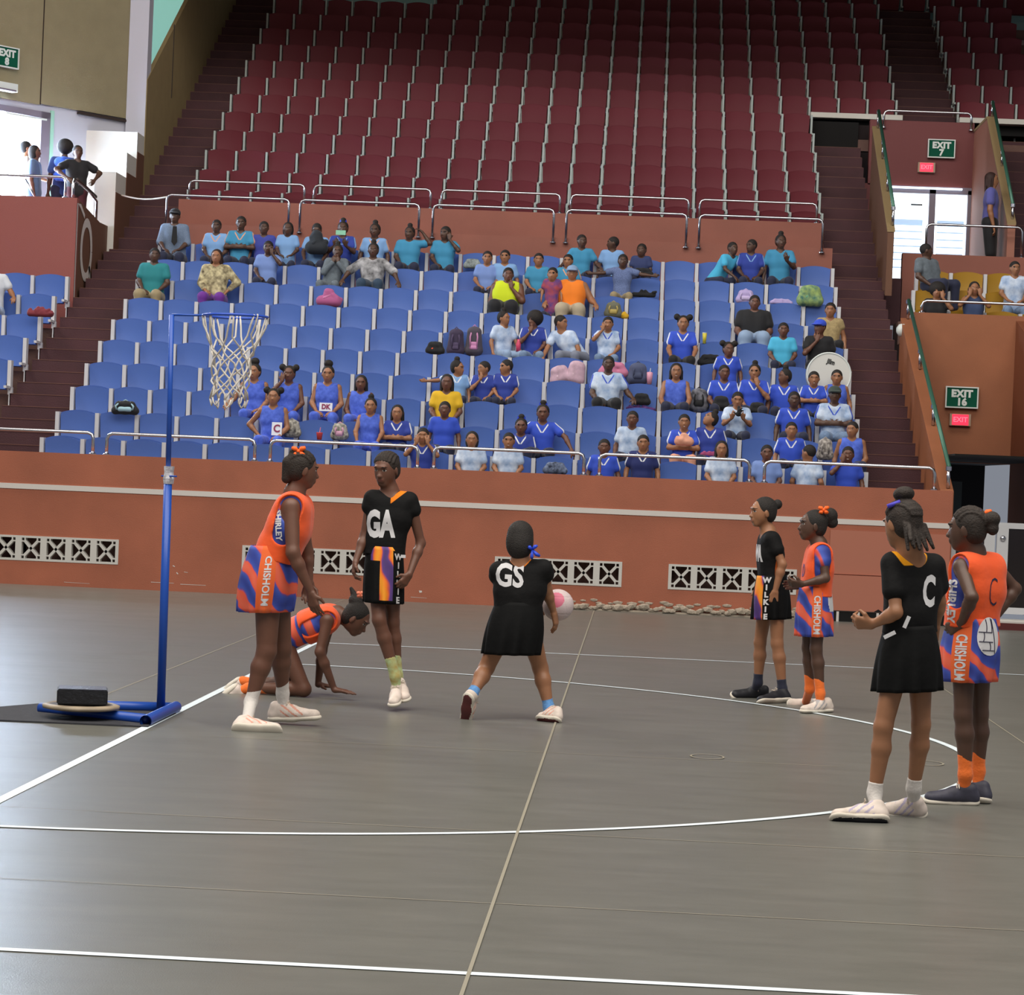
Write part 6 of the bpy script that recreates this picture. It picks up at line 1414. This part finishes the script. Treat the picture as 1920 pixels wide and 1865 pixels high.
# white drum
Y = yb(4)-.12; c = at(1553, 703, Y+.25); e = empty('drum', c, label='big white round drum standing behind the girls at the right end', cat='drum')
dm = MB().lathe([(.30, -.11), (.30, .11)], n=48).build('shell', mat('drum_shell', 'bdbdb8', .4), e, smooth=True); dm.rotation_euler = (math.pi/2, 0, 0); smooth_by_angle(dm.data, 40)
dh = MB().lathe([(.28, .0), (.285, .004)], n=48).build('drum_head', mat('drum_white', 'dcdcd6', .5), e); dh.rotation_euler = (math.pi/2, 0, 0); dh.location = (0, -.112, 0)
hp = MB().tube([(.292*math.cos(t), -.112, .292*math.sin(t)) for t in np.linspace(0, 2*math.pi, 48, endpoint=False)], .012, 8, closed=True).build('hoop', M_SIGNW, e, smooth=True)
text_obj('lettering', 'JIIm', .085, M_BLACK, (.02, -.118, .17), (1, 0, -.25), (.25, 0, 1), e, cw=.8, bold=.004)
# volleyball beside the parapet, maroon cloth, tie and bibs
e = empty('ball', at(1693, 619, 37.2), label='white ball resting on the stairs beside the parapet', cat='ball'); MB().lathe([(.001, -.1), (.06, -.08), (.095, -.03), (.095, .03), (.06, .08), (.001, .1)], n=20).build('ball_skin', M_SIGNW, e, smooth=True)
backpack(76, 583, 6, 56, 22, G('maroon', '7a2a34'), G('maroon2', '6a2430'), 'maroon folded cloth hanging over a seat at the left', 'cloth', name='cloth', strap=False, dy=-.3)
def find(lab): return next(o for o in bpy.data.objects if o.get('label', '') == lab)
def front_card(lab, px, py, dy, w, h, txt, col, k):
    e = find(lab); Y = yb(k)+dy; c = at(px, py, Y)-V3(*e.location)
    b = MB().box((-w/2, -.008, -h/2), (w/2, .004, h/2)).build('bib', WH, e); b.location = c; b.rotation_euler = (-.15, 0, 0)
    t = text_obj('lettering', txt, h*.8, mat('letter_maroon', col, .6), (0, -.0105, 0), (1, 0, 0), (0, 0, 1), b, cw=.9, bold=.004)
front_card('girl in blue dress with a high bun and a white DK bib on her waist', 611, 763, -.43, .17, .11, 'DK', '8a2450', 3)
front_card('girl in blue dress with hand on hip and a white C bib on her waist', 519, 804, -.44, .13, .17, 'C', '8a2450', 2)
e = find('man in grey-blue striped shirt with dark tie and black cap, top row left')
t = MB().prism([(-.03, .0), (.03, .0), (.022, .05), (.045, -.26), (0, -.31), (-.045, -.26), (-.022, .05)][:2]+[(.045, -.24), (0, -.30), (-.045, -.24)], 1, -.006, .006).build('tie', BLK, e); t.location = at(328, 424, yb(10)-.41)-V3(*e.location)
# standing onlookers
def onlooker(px, py, Y, zf, lab, shirt, pants, skin, hair, yaw, arms, grp, fat=1.05, sleeve=.55, shorts=False, cap=None):
    hd = at(px, py, Y); s = (hd[2]-zf)/1.53; ya = math.radians(yaw); f = V3(math.sin(ya), -math.cos(ya), 0); sd = V3(math.cos(ya), math.sin(ya), 0)
    pel = V3(hd[0], Y, zf+.90*s); neck = hd-V3(0, 0, .14*s); mid = neck-V3(0, 0, .05*s)
    J = dict(head=hd, neck=neck, pelvis=pel, f=f, u=V3(0, 0, 1), fwd=f, hs=1.0*max(s, .9), shR=mid-sd*.16*s, shL=mid+sd*.16*s, hipR=pel-sd*.08*s, hipL=pel+sd*.08*s)
    for S_, sg, am in (('R', -1, arms[0]), ('L', 1, arms[1])):
        b = J['sh'+S_]
        el, wr = {'hang': ((.05, .0, -.27), (.05, .06, -.50)), 'rail': ((.06, .16, -.20), (.0, .36, -.26)), 'wide': ((.20, .06, -.12), (.06, .22, -.26))}[am]
        J['el'+S_] = b+(sd*sg*el[0]+f*el[1]+V3(0, 0, el[2]))*s; J['wr'+S_] = b+(sd*sg*wr[0]+f*wr[1]+V3(0, 0, wr[2]))*s
        J['kn'+S_] = J['hip'+S_]+f*.03-V3(0, 0, .43*s); J['an'+S_] = J['hip'+S_]-V3(0, 0, .82*s); J['toe'+S_] = J['an'+S_]+f*.13-V3(0, 0, .05)
    e = empty('person', (hd[0], Y, zf), label=lab, cat='person', group=grp); o = (hd[0], Y, zf)
    me = sdf_mesh('body', body_prims(J, s, fat), .0125, .02, mats=[SKIN[skin]], attrs=face_attrs(hd, f, J['u'], J['hs'], False)); to_mesh_local(me, o); link('body', me, e)
    HP = hair_prims(hair, hd, f, J['u'], J['hs']); HP.insert(2, hair_clip(hd, f, J['u'], J['hs'])); me = sdf_mesh('hair', HP, .012, .02, mats=[mat('hair_brown', '4a2a20') if hair == 'long' else M_HAIR]); to_mesh_local(me, o); link('hair', me, e)
    me = sdf_mesh('shirt', shirt_prims(J, s, fat, sleeve, .014), .0125, .02, mats=[shirt]); to_mesh_local(me, o); link('shirt', me, e)
    PP = [('c', J['hipL'], J['hipR'], .105*s*fat, .105*s*fat)]
    for q in 'LR': PP += [('c', J['hip'+q], J['kn'+q], .095*s*fat, .07*s*fat)]+([] if shorts else [('c', J['kn'+q], J['an'+q], .068*s, .055*s)])
    me = sdf_mesh('trousers', PP, .014, .02, mats=[pants]); to_mesh_local(me, o); link('trousers', me, e)
    sh_ = MB()
    for q in 'LR': a_ = J['an'+q]-V3(*o); b_ = J['toe'+q]-V3(*o); sh_.tube([tuple(a_-f*.05-V3(0, 0, .05)), tuple((a_+b_)/2-V3(0, 0, .02)), tuple(b_-V3(0, 0, .01))], [.035, .045, .032], 10)
    sh_.build('shoes', BLK, e, smooth=True)
onlooker(1860, 337, 41.7, 4.93, 'woman in violet tee and black shorts walking right past the bright door', cloth('tee_violet', '5a5aa0'), BLK, 2, 'long', 80, ('hang', 'hang'), 'onlookers at the portals', fat=1.15, shorts=True)
onlooker(50, 278, 41.0, 4.85, 'pale backlit figure standing leftmost in the left doorway', cloth('tee_cream', 'c8b8a0'), cloth('trousers_cream', 'b8b0a0'), 2, 'short', 110, ('hang', 'rail'), 'onlookers at the portals', fat=.9)
onlooker(66, 285, 40.6, 4.85, 'figure in a grey-blue dress standing at the left door jamb', cloth('dress_greyblue', '5a7090'), cloth('dress_greyblue', '5a7090'), 1, 'bob', 90, ('hang', 'hang'), 'onlookers at the portals')
onlooker(121, 279, 40.8, 4.85, 'child with a bright blue backpack behind the left portal rail', cloth('tee_denim', '34508c'), DNAVY, 3, 'afro', -150, ('hang', 'hang'), 'onlookers at the portals')
onlooker(146, 285, 40.3, 4.85, 'figure in black tee leaning arms on the left portal rail', BLK, cloth('trousers_maroon', '4a1a24'), 3, 'short', 30, ('wide', 'wide'), 'onlookers at the portals')
p = at(119, 316, 40.55); e = empty('backpack', p, label='bright blue backpack worn by the child behind the left rail', cat='bag')
me = sdf_mesh('body', [('c', V3(-.08, 0, -.12), V3(.08, 0, -.12), .08, .08), ('c', V3(-.07, 0, .1), V3(.07, 0, .1), .08, .08), ('c', V3(0, 0, -.1), V3(0, 0, .1), .09, .09)], .012, .03, mats=[cloth('pack_blue', '2f5cc8')]); link('body', me, e)
MB().tube([(-.07, -.02, .14), (-.1, .1, .1)], .015, 6).tube([(.07, -.02, .14), (.1, .1, .1)], .015, 6).build('strap', BLK, e)
